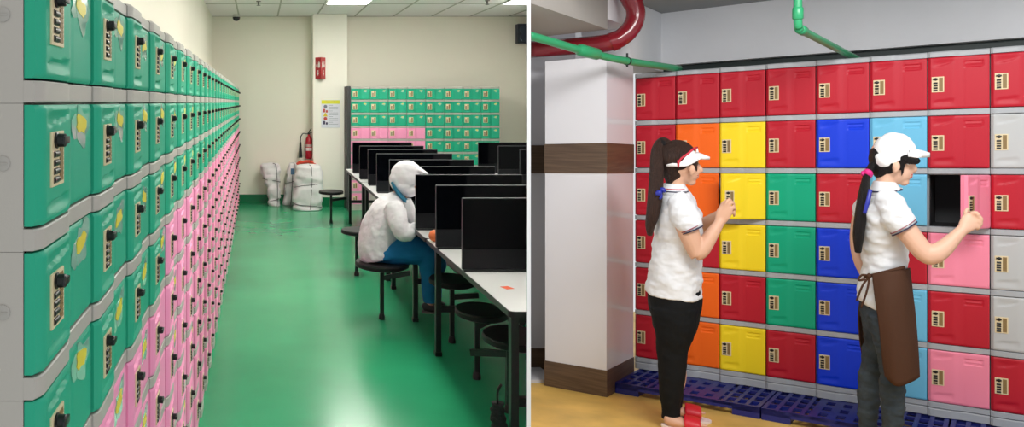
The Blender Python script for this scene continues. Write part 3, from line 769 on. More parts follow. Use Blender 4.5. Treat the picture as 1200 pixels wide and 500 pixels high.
# wall behind the lockers, beam over them, ceiling
bm = bmesh.new(); p = [A0-UD*.15-ND*.60, A0+UD*4.2-ND*.60, A0+UD*4.2-ND*.70, A0-UD*.15-ND*.70]; quad_prism(bm, [(v.x, v.y) for v in p], ZF, .70); clip_right(bm)
tag(link('wall_lockers', finish(bm, 'wall_lockers', DGREEN)), kind='structure')
B0 = Vector((2.72, 5.46, 0))
p = [B0, B0+UD*4.0, B0+UD*4.0-ND*.25, B0-UD*.6-ND*.25, B0-UD*.6]
bm = bmesh.new(); quad_prism(bm, [(v.x, v.y) for v in p], .678, 1.20); clip_right(bm)
tag(link('wall_beam', finish(bm, 'wall_beam', CONC)), kind='structure')
bm = bmesh.new(); p2_ = [B0-ND*.06, B0+UD*4.0-ND*.06, B0+UD*4.0-ND*.16, B0-ND*.16]; quad_prism(bm, [(v.x, v.y) for v in p2_], .60, .6775)
tag(link('recess_strip', finish(bm, 'recess_shade_strip', DGREEN)), kind='structure')  # strip filling the recess under the beam, its shade put into the colour
# side wall plane above the pillar line
bm = bmesh.new(); Gb(bm, 0, .30, .40, 1.06, .643, 1.20); Gb(bm, 0, .30, .02, .40, .86, 1.20); clip_right(bm)
tag(link('wall_side', finish(bm, 'wall_side', CONC)), kind='structure')
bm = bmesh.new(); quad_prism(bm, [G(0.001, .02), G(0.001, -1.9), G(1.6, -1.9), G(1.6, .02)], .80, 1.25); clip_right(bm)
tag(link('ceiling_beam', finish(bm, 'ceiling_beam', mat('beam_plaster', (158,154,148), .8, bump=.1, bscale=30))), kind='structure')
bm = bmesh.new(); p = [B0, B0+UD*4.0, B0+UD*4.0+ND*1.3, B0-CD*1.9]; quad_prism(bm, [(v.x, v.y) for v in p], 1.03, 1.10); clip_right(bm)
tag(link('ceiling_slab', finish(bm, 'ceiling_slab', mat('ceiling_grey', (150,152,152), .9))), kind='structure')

# ---- pipes
def pp(px, py, Y): return Vector(((px-CX)/F*Y, Y, EYE-(py-CY)/F*Y))
RP = mat('red_pipe_paint', (132,22,36), .22, .5, coat=.3); GP = mat('green_pipe_plastic', (44,150,100), .35)
t = empty('red_pipe', pp(700, 53, 4.95)); o0 = t.location.copy()
S_ = [(560, 64, 5.25), (622, 58, 5.08), (680, 53.5, 4.92), (712, 50, 4.78), (728, 44, 4.75), (740, 32, 4.74), (745, 17, 4.74), (741, 2, 4.74), (729, -14, 4.74), (716, -30, 4.74)]
bm = bmesh.new(); path = [Vector(q)-o0 for q in smooth_path([tuple(pp(*q)) for q in S_], 8)]
tube(bm, path, .052, 24); bmesh.ops.translate(bm, verts=bm.verts, vec=o0); clip_right(bm); bmesh.ops.translate(bm, verts=bm.verts, vec=-o0)
link('pipe', finish(bm, 'red_pipe', RP, True, 180), t)
for i in (27, 56):
    bm = bmesh.new(); d = (path[i+1]-path[i]).normalized(); tube(bm, [path[i]-d*.02, path[i]+d*.02], .056, 24); link('joint_ring', finish(bm, 'joint_ring', RP, True, 40), t)
tag(t, 'thick dark red pipe that bends upwards above the white pillar', 'pipe')
def gpipe(S_, rad, rings, label, brackets=()):
    o0 = S_[0].copy(); t = empty('green_pipe', o0); bm = bmesh.new(); path = [Vector(q)-o0 for q in smooth_path([tuple(q) for q in S_], 6)]
    tube(bm, path, rad, 16); bmesh.ops.translate(bm, verts=bm.verts, vec=o0); clip_right(bm); bmesh.ops.translate(bm, verts=bm.verts, vec=-o0)
    link('pipe', finish(bm, 'green_pipe', GP, True, 180), t)
    for a_, b_, rr in rings:
        a_ = a_-o0; b_ = b_-o0; bm = bmesh.new(); tube(bm, [a_, a_*.9+b_*.1, a_*.1+b_*.9, b_], [rad*1.02, rr, rr, rad*1.02], 16); link('coupling', finish(bm, 'coupling', GP, True, 60), t)
    for c_ in brackets:
        bm = bmesh.new(); tube(bm, [c_-o0+Vector((0, 0, .045)), c_-o0-Vector((0, 0, .035))], .006, 8); tube(bm, [c_-o0-CD*.006, c_-o0+CD*.006], rad*1.18, 16); link('clamp', finish(bm, 'clamp', BLACKM), t)
    return tag(t, label, 'pipe')
def gl(Yv): # straight run parallel to the room's depth at height .69
    X0, Y0_ = 406/F*4.86, 4.86; q = (Yv-Y0_)/CD.y; x = X0+CD.x*q+.0; return Vector((x, Yv, zr(.70, Yv)))
g0, g1, g2, g3, g4 = pp(560, 26, 3.75), pp(622, 42, 4.05), pp(690, 61.5, 4.40), pp(735, 71.5, 4.62), pp(796, 80.5, 5.05)
gpipe([g0, g1, g2, g3, g4], .021, [(g1*.2+g2*.8, g2*.75+g3*.25, .032)], 'long green pipe crossing under the red pipe to the locker tops', (g3,))
e0 = pp(935, 33, 3.85); e1 = pp(1000, 67, 4.55); dd_ = (e1-e0).normalized()
gpipe([e0+Vector((0, 0, .35)), e0+Vector((0, 0, .2)), e0+Vector((0, 0, .05)), e0+dd_*.012+Vector((0, 0, .006)), e0+dd_*.06, e0+dd_*.5, e1+dd_*.1], .018,
      [(e0+Vector((0, 0, .04)), e0+Vector((0, 0, .10)), .023), (e0+dd_*.03, e0+dd_*.10, .023)], 'green pipe dropping from the ceiling and bending back over the red lockers')

# ---- blue pallets
PALB = mat('blue_pallet_plastic', (28,38,118), .4)
Q0 = Vector((2.12, 4.807, 0)); qs = (Q0-A0).dot(UD); qn = (Q0-A0).dot(ND)
def pallet(i, label):
    L_ = .742; Dp = .86; s0 = qs+i*.75; o = R3(s0, qn, ZF); t = empty('plastic_pallet', o)
    def P3(a, b, z): return R3(s0+a, qn-b, ZF+z)-o
    def slab_(bm, a0, a1, b0, b1, z0, z1):
        P = [[bm.verts.new(P3(a, b, z)) for a, b in ((a0, b0), (a1, b0), (a1, b1), (a0, b1))] for z in (z0, z1)]
        bm.faces.new(P[0][::-1]); bm.faces.new(P[1])
        for k in range(4): bm.faces.new((P[0][k], P[0][(k+1) % 4], P[1][(k+1) % 4], P[1][k]))
    # deck: a sheet with real openings
    na = 40; nb = 46; da = L_/na; db = Dp/nb; bm = bmesh.new(); V = {}
    def hole(i_, j_):
        e = 2
        if i_ < 1 or i_ >= na-1 or j_ < 1 or j_ >= nb-1: return False
        corner = (i_ < 11 or i_ >= na-11)
        if corner: return ((i_-1) % 3 != 2 if i_ < 11 else (na-2-i_) % 3 != 2) and (j_-1) % 6 != 5
        return (i_ % 4 in (1, 2)) and (j_ % 7 in (2, 3, 4, 5))
    def vt(i_, j_, z):
        k = (i_, j_, z)
        if k not in V: V[k] = bm.verts.new(P3(i_*da, j_*db, z))
        return V[k]
    z0_, z1_ = .046, .063
    S = {(i_, j_) for i_ in range(na) for j_ in range(nb) if not hole(i_, j_)}
    for i_, j_ in S:
        bm.faces.new((vt(i_, j_, z1_), vt(i_+1, j_, z1_), vt(i_+1, j_+1, z1_), vt(i_, j_+1, z1_)))
        bm.faces.new((vt(i_, j_, z0_), vt(i_, j_+1, z0_), vt(i_+1, j_+1, z0_), vt(i_+1, j_, z0_)))
        for (ni, nj), (p_, q_) in (((i_-1, j_), ((i_, j_), (i_, j_+1))), ((i_+1, j_), ((i_+1, j_), (i_+1, j_+1))), ((i_, j_-1), ((i_, j_), (i_+1, j_))), ((i_, j_+1), ((i_, j_+1), (i_+1, j_+1)))):
            if (ni, nj) not in S: bm.faces.new((vt(*p_, z0_), vt(*q_, z0_), vt(*q_, z1_), vt(*p_, z1_)))
    link('deck', finish(bm, 'pallet_deck', PALB), t)
    bm = bmesh.new(); slab_(bm, 0, L_, 0, .018, .03, .0625); link('front_lip', finish(bm, 'pallet_lip', PALB), t)
    for a in (0, L_/2-.07, L_-.13):
        for b in (0, Dp/2-.06, Dp-.13):
            if a == L_/2-.07 and b == 0: continue
            bm = bmesh.new(); slab_(bm, a, a+.13, b, b+.13, .0005, .0458); link('foot', finish(bm, 'pallet_foot', PALB), t)
    tag(t, label, 'pallet', 'blue plastic pallets under the lockers')
pallet(0, 'blue plastic pallet beside the white pillar, behind the woman in black trousers')
pallet(1, 'blue plastic pallet between the two women, under the lockers')
pallet(2, 'blue plastic pallet at the right, behind the woman in jeans')
# ================================================================== PEOPLE
def remeshed(bm, name, voxel, mats, smooth_it=6, factor=.5):
    bmesh.ops.recalc_face_normals(bm, faces=bm.faces[:])
    me = bpy.data.meshes.new(name+'_src'); bm.to_mesh(me); bm.free()
    o = bpy.data.objects.new(name+'_src', me); COL.objects.link(o)
    m = o.modifiers.new('r', 'REMESH'); m.mode = 'VOXEL'; m.voxel_size = voxel; m.use_smooth_shade = True
    if smooth_it:
        s = o.modifiers.new('s', 'SMOOTH'); s.iterations = smooth_it; s.factor = factor
    dg = bpy.context.evaluated_depsgraph_get(); dg.update()
    out = bpy.data.meshes.new_from_object(o.evaluated_get(dg)); out.name = name
    bpy.data.objects.remove(o); bpy.data.meshes.remove(me)
    out.materials.clear()
    for mm in (mats if isinstance(mats, (list, tuple)) else [mats]): out.materials.append(mm)
    out.polygons.foreach_set('use_smooth', [True]*len(out.polygons)); return out
class Person:
    """body laid out in its own frame: a = the way the chest faces (to the right in the photo), b = depth, z up"""
    def __init__(s, name, px, Y, zbase, face=None):
        X = (px-CX)/F*Y; th = math.atan2(X, Y); s.th = th; s.c = math.cos(th)
        s.C = Vector((X, Y, 0)); s.e1 = Vector((math.cos(th), -math.sin(th), 0)); s.e2 = Vector((math.sin(th), math.cos(th), 0))
        s.root = empty(name, (X, Y, zbase)); s.zb = zbase; s.px = Y/F
    def p(s, px, py, b=0.):
        k = (px-CX)/F; o = s.C+s.e2*b
        a = (k*o.y-o.x)/(s.e1.x-k*s.e1.y); q = o+s.e1*a
        return Vector((q.x-s.C.x, q.y-s.C.y, EYE-(py-CY)/F*q.y-s.zb))
    def loft(s, bm, st, seg=20, sm=4, e=1.0, cap=True):
        """st: (px, py, b, r_px in the profile plane, r_b in metres or None)"""
        st = [(x, y, b, r, (r*s.px if q is None else q)) for x, y, b, r, q in st]
        st = smooth_path(st, sm) if sm > 1 else st; P = [s.p(x, y, b) for x, y, b, r, q in st]; n = len(P); rings = []
        for i in range(n):
            t = (P[min(i+1, n-1)]-P[max(i-1, 0)]).normalized()
            # profile direction: in the plane of e1 and z, square to the path
            ta, tz = t.dot(s.e1)/s.c, t.z
            if abs(ta)+abs(tz) < .25: u = Vector((0, 0, 1)); w = s.e1*s.c
            else:
                L = math.hypot(ta, tz); u = s.e1*s.c*(tz/L)+Vector((0, 0, 1))*(-ta/L)
                w = s.e2-t*s.e2.dot(t); w = w.normalized() if w.length > .3 else s.e2
            r = st[i][3]*s.px; q = st[i][4]
            rings.append([bm.verts.new(P[i]+u*r*math.copysign(abs(math.cos(a))**e, math.cos(a))+w*q*math.copysign(abs(math.sin(a))**e, math.sin(a))) for a in [2*math.pi*k/seg for k in range(seg)]])
        for A_, B_ in zip(rings, rings[1:]):
            for k in range(seg): bm.faces.new((A_[k], A_[(k+1) % seg], B_[(k+1) % seg], B_[k]))
        if cap:
            for R_, nn in ((rings[0], 0), (rings[-1], 1)):
                bm.faces.new(R_ if nn else R_[::-1])
    def ball(s, bm, px, py, b, ra, rz, rb, rot=0):
        g = bmesh.ops.create_icosphere(bm, subdivisions=3, radius=1)['verts']; o = s.p(px, py, b); cr, sr = math.cos(rot), math.sin(rot)
        for v in g:
            x, y, z = v.co.x*ra*s.px, v.co.y*rb, v.co.z*rz*s.px
            x, z = x*cr-z*sr, x*sr+z*cr
            v.co = o+s.e1*s.c*x+s.e2*y+Vector((0, 0, z))
    def add(s, name, bm, m, voxel=.006, it=6, parent=None):
        return link(name, remeshed(bm, name, voxel, m, it), parent or s.root)
    def raw(s, name, bm, m, parent=None, smooth=True): return link(name, finish(bm, name, m, smooth, 180), parent or s.root)
def wrinkle(o, amp, sc, seed=0, zs=1.8):
    me = o.data; me.update(); N = [v.normal.copy() for v in me.vertices]
    for v, n in zip(me.vertices, N):
        q = Vector((v.co.x*sc, v.co.y*sc, v.co.z*sc*zs+seed)); d = noise.noise(q)+.5*noise.noise(q*2.1)
        v.co += n*d*amp
SKIN = mat('skin', (214,168,140), .5, .4, bump=.02, bscale=200)
HAIRB = mat('dark_brown_hair', (52,33,25), .5, .3, bump=.9, bscale=60, var=.45, vscale=30, stretch=(6, 6, .6))
HAIRK = mat('black_hair', (18,14,14), .5, .3, bump=.9, bscale=60, var=.4, vscale=30, stretch=(6, 6, .6))
POLO = mat('white_polo_cotton', (224,226,228), .85, .2, bump=.5, bscale=12)
VIS = mat('white_visor_cloth', (238,236,234), .7); TRED = mat('red_trim', (196,40,60), .6); TCUF = mat('maroon_trim', (134,44,60), .6); TNAV = mat('navy_trim', (40,36,70), .6)
PANT = mat('black_trousers', (16,18,20), .8, .2, bump=.3, bscale=30)
EYEM = mat('eye_white', (230,226,222), .3); IRIS = mat('eye_dark', (24,16,14), .2); LIPM = mat('lips', (186,96,92), .45)
RIB = mat('blue_ribbon', (34,44,150), .4); NAIL = mat('nail', (226,176,160), .3)
def face(pe, bm, px, py, r, b=0, flip=1):
    """skull, jaw, nose, lips, ear around a head centre; r = half the head height in px"""
    pe.ball(bm, px-.05*r, py-.12*r, b, .86*r, .88*r, .072)
    pe.ball(bm, px+.30*r, py+.38*r, b, .50*r, .52*r, .050)
    pe.ball(bm, px+.48*r, py+.80*r, b, .22*r, .17*r, .026)            # chin
    pe.ball(bm, px+.62*r, py+.06*r, b, .20*r, .30*r, .048)            # brow and cheek
    pe.loft(bm, [(px+.74*r, py-.02*r, b, .07*r, .010), (px+.86*r, py+.20*r, b, .12*r, .013), (px+.92*r, py+.32*r, b, .11*r, .016), (px+.80*r, py+.38*r, b, .07*r, .012)], 10, 3)   # nose
    pe.ball(bm, px+.72*r, py+.52*r, b, .14*r, .055*r, .020); pe.ball(bm, px+.70*r, py+.62*r, b, .13*r, .06*r, .018)
def ear(pe, bm, px, py, r, b):
    pe.ball(bm, px, py, b, .15*r, .22*r, .013, .15); pe.ball(bm, px-.02*r, py+.16*r, b+.003, .10*r, .11*r, .012)
def eye(pe, px, py, r, b, par):
    bm = bmesh.new(); pe.ball(bm, px, py, b, .10*r, .075*r, .010); e = pe.raw('eye', bm, EYEM, par)
    bm = bmesh.new(); pe.ball(bm, px+.035*r, py, b-.004, .055*r, .06*r, .009); pe.raw('iris', bm, IRIS, e)
    bm = bmesh.new(); pe.loft(bm, [(px-.12*r, py-.20*r, b+.002, .03*r, .006), (px, py-.25*r, b-.002, .035*r, .007), (px+.13*r, py-.21*r, b, .025*r, .006)], 8, 3); pe.raw('eyebrow', bm, HAIRK, par)
def finger(pe, bm, pts, r0, r1):
    n = len(pts); pe.loft(bm, [(x, y, b, r0+(r1-r0)*i/(n-1), None) for i, (x, y, b) in enumerate(pts)], 10, 3)
    x, y, b = pts[-1]; pe.ball(bm, x, y, b, r1, r1, r1*pe.px)

# ------------------------------------------------------------------ woman by the pillar
YA = 4.22; zA = zr(ZF, YA)
W1 = Person('person', 788, YA, zA)
bm = bmesh.new(); q = W1
hx, hy, hr = 799, 191.5, 26.5
face(q, bm, hx-2, hy, hr, .0); ear(q, bm, 811, 198.5, hr*1.05, -.070)
q.loft(bm, [(795, 205, 0, 11, .050), (792, 216, 0, 11, .048), (790, 228, 0, 13, .062), (789, 236, 0, 15, .09)])          # neck
q.loft(bm, [(789, 232, 0, 14, .10), (794, 245, 0, 20, .15), (795, 270, 0, 22, .135), (793, 300, 0, 23, .125), (790, 325, 0, 26, .145), (789, 350, 0, 27, .155), (790, 372, 0, 24, .15)], 24)
# near arm: shoulder, elbow, wrist
q.loft(bm, [(795, 238, -.12, 12, .055), (801, 255, -.16, 13, .050), (808, 275, -.17, 12, .045), (814, 292, -.17, 9.5, .040), (818, 299, -.17, 9, .036)], 16)
q.loft(bm, [(814, 297, -.17, 9, .036), (822, 292, -.16, 9.5, .038), (833, 276, -.14, 8, .032), (841, 264, -.12, 6, .024), (845, 257, -.11, 5.5, .020)], 16)
# far arm
q.loft(bm, [(798, 240, .12, 12, .055), (810, 255, .16, 11, .05), (819, 266, .16, 9, .04), (827, 262, .12, 8, .036), (838, 255, .03, 6.5, .026), (845, 250, -.02, 5, .02)], 16)
# near hand on the lock: palm, four bent fingers, thumb
q.loft(bm, [(843, 260, -.11, 6, .018), (847, 252, -.11, 8.5, .016), (851, 245, -.11, 8, .014), (853, 241, -.11, 6.5, .012)], 14, 3)
finger(q, bm, [(849, 243, -.115), (851.5, 236.5, -.118), (855, 233.5, -.108), (856.5, 236, -.095)], 2.3, 1.8)
finger(q, bm, [(851.5, 244, -.11), (855, 238.5, -.112), (859, 237.5, -.10), (860, 240.5, -.088)], 2.4, 1.8)
finger(q, bm, [(853, 247, -.105), (857.5, 243.5, -.108), (861, 244, -.095), (860.8, 247, -.085)], 2.3, 1.7)
finger(q, bm, [(852.5, 251, -.10), (857, 249, -.102), (860.5, 250.5, -.092), (860, 253, -.084)], 2.1, 1.5)
finger(q, bm, [(845, 250, -.10), (845, 243, -.095), (847.5, 238, -.09), (851, 235.5, -.085)], 2.7, 2.0)
# far hand behind it
q.loft(bm, [(843, 251, -.02, 5, .018), (848, 248, -.03, 6.5, .014), (852, 246, -.04, 5.5, .012)], 12, 3)
for i in range(4): finger(q, bm, [(851, 243+i*2.6, -.045), (855, 241.5+i*2.6, -.05), (857, 243+i*2.6, -.045)], 1.9, 1.5)
finger(q, bm, [(846, 246, -.03), (848, 240, -.04), (851, 238, -.05)], 2.2, 1.7)
# legs and feet
for b_, dx in ((-.075, 0), (.075, 4)):
    q.loft(bm, [(789, 355, b_, 22, .082), (790, 385, b_, 21, .076), (789, 412, b_, 15, .055), (788+dx, 440, b_, 13, .05), (787+dx, 462+(-6 if b_ > 0 else 0), b_, 10, .042), (786+dx, 484+(-11 if b_ > 0 else 0), b_, 8, .034), (786+dx, 492+(-13 if b_ > 0 else 0), b_, 8, .036)], 18)
# near foot and far foot in sandals
q.loft(bm, [(783, 489, -.09, 6, .030), (786, 492, -.10, 7, .034), (800, 495, -.10, 5.5, .040), (812, 497, -.10, 4, .044), (820, 498, -.10, 3, .042)], 16)
q.loft(bm, [(785, 479, .10, 5, .030), (792, 480, .10, 6.5, .034), (803, 482, .10, 5, .040), (813, 483, .10, 3.6, .044), (820, 483, .10, 2.8, .040)], 16)
for i in range(5):
    finger(q, bm, [(818-i*.6, 498.5-i*.7, -.138+i*.018), (824-i*1.2, 498.5-i*.7, -.138+i*.018), (828-i*1.6, 499-i*.7, -.138+i*.018)], 2.0-(i > 0)*.4, 1.6-(i > 0)*.3)
    finger(q, bm, [(817-i*.5, 483.8-i*.7, .062+i*.018), (823-i*1.0, 483.6-i*.7, .062+i*.018), (826-i*1.4, 484-i*.7, .062+i*.018)], 1.9-(i > 0)*.4, 1.5-(i > 0)*.3)
bodyA = q.add('body', bm, SKIN, .0048, 3)
# face details
bm = bmesh.new(); q.ball(bm, hx-2+.76*hr, hy+.52*hr, -.006, .07*hr, .04*hr, .014); q.ball(bm, hx-2+.74*hr, hy+.61*hr, -.006, .07*hr, .045*hr, .012); q.raw('lips', bm, LIPM, bodyA)
eye(q, hx-2+.66*hr, hy+.06*hr, hr, -.044, bodyA)
# hair: cap of hair, back, fringe, ponytail
bm = bmesh.new()
q.ball(bm, hx-5.5, hy-6.5, .0, 23.5, 21.5, .084); q.ball(bm, 790, 199, .01, 15, 17, .076); q.ball(bm, 786, 209, .0, 7, 8, .056); q.ball(bm, 779, 176, 0, 8, 9, .05)
q.ball(bm, 813.5, 190.5, -.036, 4.5, 6, .034, .15); q.loft(bm, [(813.5, 189, -.066, 3, .010), (815.5, 195, -.064, 2, .008), (816.5, 201, -.060, 1.1, .005)], 8, 3)
hair = q.add('hair', bm, HAIRB, .005, 3)
bm = bmesh.new()
q.loft(bm, [(784, 169, 0, 5, .03), (776, 167, -.0, 6.5, .032), (770.5, 178, -.03, 8, .034), (769.5, 200, -.06, 8.5, .036), (768, 228, -.09, 9, .036), (765, 250, -.10, 8, .034), (762, 264, -.10, 6, .028), (761.5, 276, -.10, 3, .014)], 18, 6)
pt = q.add('ponytail', bm, HAIRB, .004, 2, hair)
bm = bmesh.new(); q.loft(bm, [(778, 164, 0, 5.5, .03), (776, 168, 0, 8, .04), (775, 172, 0, 7, .036)], 16, 3); q.raw('hair_tie', bm, HAIRK, hair)
# visor: band, red piping, brim
bm = bmesh.new()
for sgn in (-1, 1):
    q.loft(bm, [(778.5, 192.5, sgn*.01, 2.3, .006), (781, 193, sgn*.055, 2.3, .006), (789, 193, sgn*.078, 2.3, .006), (796, 193, sgn*.087, 2.6, .006), (803, 190.5, sgn*.088, 5, .006), (809, 186, sgn*.082, 6.5, .006), (814, 182.5, sgn*.058, 7.5, .006), (816.5, 180.5, sgn*.020, 7.5, .006), (817, 180, sgn*.0, 7.5, .006)], 10, 4)
vis = q.add('visor', bm, VIS, .004, 2)
bm = bmesh.new()
L = []
for i in range(13):
    a = math.pi*i/12; L.append((math.cos(a), math.sin(a)))
top = []; bot = []
for j in range(6):
    u = j/5; row = []
    for c_, s_ in L:
        pxx = 811+21*u*(.3+.7*s_)+6*s_*(1-u); pyy = 180.5+4.0*(1-s_)+4.0*u*s_+.5*u; row.append(q.p(pxx, pyy, c_*(.074-.010*u)))
    top.append(row)
T_ = [[bm.verts.new(v+Vector((0, 0, .012-.006*j_/5))) for v in r_] for j_, r_ in enumerate(top)]; B_ = [[bm.verts.new(v-Vector((0, 0, .008))) for v in r_] for r_ in top]
for a_, b_ in zip(T_, T_[1:]):
    for k in range(12): bm.faces.new((a_[k], a_[k+1], b_[k+1], b_[k]))
for a_, b_ in zip(B_, B_[1:]):
    for k in range(12): bm.faces.new((a_[k+1], a_[k], b_[k], b_[k+1]))
for k in range(12): bm.faces.new((T_[-1][k], T_[-1][k+1], B_[-1][k+1], B_[-1][k])); bm.faces.new((T_[0][k+1], T_[0][k], B_[0][k], B_[0][k+1]))
for j in range(5):
    bm.faces.new((T_[j+1][0], T_[j][0], B_[j][0], B_[j+1][0])); bm.faces.new((T_[j][12], T_[j+1][12], B_[j+1][12], B_[j][12]))
q.raw('brim', bm, VIS, vis)
bm = bmesh.new(); q.loft(bm, [(795, 194, -.092, 1.2, .004), (795.5, 190, -.093, 1.2, .004), (799, 185.0, -.092, 1.2, .004), (806, 180.0, -.086, 1.2, .004), (812, 175.0, -.064, 1.2, .004), (816, 173, -.03, 1.1, .004), (817, 172.6, 0, 1.1, .004)], 8, 4); q.raw('red_piping', bm, TRED, vis)
bm = bmesh.new(); q.loft(bm, [(794.5, 187.5, -.093, 1.1, .004), (795, 196, -.090, 1.1, .004)], 8, 2); q.raw('red_piping', bm, TRED, vis)
# polo shirt
bm = bmesh.new()
q.loft(bm, [(788, 221, 0, 11, .055), (789, 229, 0, 17, .10), (793, 238, 0, 22, .158), (795, 255, 0, 26, .165), (794.5, 275, 0, 28.5, .152), (793.5, 295, 0, 29.5, .142), (791.5, 315, 0, 31, .150), (790, 332, 0, 33, .162), (789.5, 344, 0, 33.5, .168)], 28)
for sg in (-1, 1):
    if sg < 0: q.loft(bm, [(795, 234, -.10, 12, .06), (800, 248, -.155, 16, .062), (806, 260, -.17, 15.5, .060), (811, 269.5, -.172, 13.5, .056)], 20)
    else: q.loft(bm, [(797, 236, .10, 12, .06), (807, 249, .155, 14, .06), (815, 259, .17, 12, .055)], 20)
shirt = q.add('polo_shirt', bm, POLO, .006, 5)
wrinkle(shirt, .009, 9, 1); wrinkle(shirt, .004, 22, 4, 1.5)
bm = bmesh.new()
for dy, m_, rr in ((0, 0, 14.2), (3.2, 1, 14.0)):
    pass
def cuff(q, par, c, d, r, rb, m, nm='cuff_stripe', w=1.0):
    bm = bmesh.new(); (x0, y0, b0), (x1, y1, b1) = c, d
    q.loft(bm, [(x0, y0, b0, r, rb), (x0+(x1-x0)*w, y0+(y1-y0)*w, b0+(b1-b0)*w, r, rb)], 28, 2); return q.raw(nm, bm, m, par, False)
cuff(q, shirt, (809.0, 266.2, -.171), (809.4, 267.0, -.171), 14.1, .0585, TCUF)
cuff(q, shirt, (810.3, 268.6, -.172), (810.7, 269.5, -.172), 13.9, .0575, TNAV)
bm = bmesh.new()      # collar
q.loft(bm, [(790, 214.5, 0, 12.5, .062), (790, 219, 0, 14.5, .074), (789.5, 224.5, 0, 17.5, .092), (790.5, 227, 0, 16, .085)], 24, 3); col_ = q.add('collar', bm, POLO, .005, 2, shirt)
bm = bmesh.new(); q.loft(bm, [(789.6, 222.3, 0, 16.9, .0895), (789.6, 223.3, 0, 17.5, .0925)], 28, 2); q.raw('collar_stripe', bm, TNAV, col_, False)
bm = bmesh.new(); q.loft(bm, [(789.6, 219.8, 0, 15.6, .081), (789.6, 220.6, 0, 16.0, .084)], 28, 2); q.raw('collar_stripe', bm, TRED, col_, False)
# blue ribbon bow at the nape
bm = bmesh.new()
q.ball(bm, 772, 226, -.125, 4.5, 3.4, .016, .5); q.ball(bm, 777, 222.5, -.11, 3.8, 3.0, .014, -.5); q.loft(bm, [(774, 225, -.125, 1.5, .005), (775, 230, -.125, 1.8, .005), (773, 233, -.125, 1.2, .004)], 8, 3)
q.raw('ribbon', bm, RIB, hair)
# trousers
bm = bmesh.new()
q.loft(bm, [(789.5, 336, 0, 31, .155), (790.5, 352, 0, 32.5, .165), (791, 370, 0, 29, .16), (790.5, 386, 0, 25.5, .15)], 26)
q.loft(bm, [(790, 360, -.075, 28, .092), (790.5, 385, -.075, 24, .088), (787.5, 410, -.075, 18.5, .068), (787.5, 435, -.075, 16.5, .062), (786, 460, -.075, 13.5, .056), (786, 480, -.075, 11, .048), (786, 491, -.075, 10.8, .048)], 22)
q.loft(bm, [(790, 360, .075, 26, .09), (790.5, 385, .075, 23, .088), (789.5, 410, .075, 17, .068), (790, 432, .075, 14.5, .06), (790, 455, .075, 12, .054), (790, 476, .075, 9.8, .046)], 22)
tr = q.add('trousers', bm, PANT, .006, 4); wrinkle(tr, .004, 10, 5)
# red sandals: sole and strap each
SOLE = mat('sandal_sole', (236,222,218), .5); STR = mat('red_sandal', (206,28,44), .45)
for nm, (fx, fy, b_) in (('near', (804, 502, -.10)), ('far', (805, 489, .10))):
    bm = bmesh.new(); o0 = q.p(fx, fy, b_); n = 28; ring = []
    for k in range(n):
        a = 2*math.pi*k/n; wv = .040+.010*math.cos(a); ring.append(q.e1*q.c*.128*math.cos(a)+q.e2*wv*math.sin(a))
    zf = .0006-0+(zr(ZF, o0.y+q.C.y)-zA)
    lo = [bm.verts.new(Vector((o0.x, o0.y, zf))+v*.96) for v in ring]; mi = [bm.verts.new(Vector((o0.x, o0.y, zf+.010))+v) for v in ring]; hi = [bm.verts.new(Vector((o0.x, o0.y, zf+.020))+v) for v in ring]
    bm.faces.new(lo[::-1]); bm.faces.new(hi)
    for A_, B2 in ((lo, mi), (mi, hi)):
        for k in range(n): bm.faces.new((A_[k], A_[(k+1) % n], B2[(k+1) % n], B2[k]))
    sd = q.raw('sandal', bm, SOLE, None, False)
    bm = bmesh.new(); fz = -5.5 if nm == 'near' else -6.5
    q.loft(bm, [(fx-2, fy+fz-1.5, b_, 9, .054), (fx+7, fy+fz-.6, b_, 8.0, .057), (fx+17, fy+fz+.6, b_, 6.2, .054)], 22, 3); q.raw('strap', bm, STR, sd)
    bm = bmesh.new(); q.ball(bm, fx+8, fy-9.2, b_-.014, 2.6, 1.6, .012); q.raw('strap_badge', bm, BLACKP, sd)
tag(q.root, 'woman in white polo, white visor and black trousers opening the yellow locker door', 'person')

# ------------------------------------------------------------------ woman in cap and apron
YB_ = 3.75; zB = zr(ZF, YB_)
W2_ = Person('person', 1037, YB_, zB); q = W2_
SKIN2 = mat('skin_light', (222,178,152), .5, .4, bump=.02, bscale=200)
CAPM = mat('white_cap_cotton', (236,236,236), .8, .2, bump=.1, bscale=60)
APR = mat('brown_apron_cloth', (74,48,34), .8, .2, bump=.12, bscale=90)
JEAN = mat('grey_blue_denim', (58,68,76), .85, .2, bump=.4, bscale=40, var=.35, vscale=12)
hx, hy, hr = 1047, 189, 29.5
bm = bmesh.new()
face(q, bm, hx-2, hy, hr); ear(q, bm, 1050, 194, hr*1.1, -.070)
q.loft(bm, [(1040, 204, 0, 12, .05), (1037, 216, 0, 12, .048), (1034, 228, 0, 15, .065), (1032, 238, 0, 17, .09)])
q.loft(bm, [(1032, 232, 0, 16, .10), (1036, 248, 0, 23, .15), (1037, 275, 0, 24, .135), (1036, 300, 0, 23, .12), (1036, 325, 0, 22, .115), (1035, 350, 0, 21, .115), (1035, 372, 0, 20, .115)], 24)
q.loft(bm, [(1040, 240, -.13, 13, .055), (1050, 255, -.17, 14, .052), (1064, 272, -.18, 12.5, .047), (1078, 290, -.18, 12, .044), (1087, 298, -.18, 11, .040), (1093, 299, -.178, 10.5, .038)], 16)
q.loft(bm, [(1086, 297, -.18, 11, .040), (1096, 297, -.175, 11, .040), (1108, 289, -.155, 9.5, .036), (1122, 275, -.13, 7, .028), (1131, 266, -.115, 6, .022)], 16)
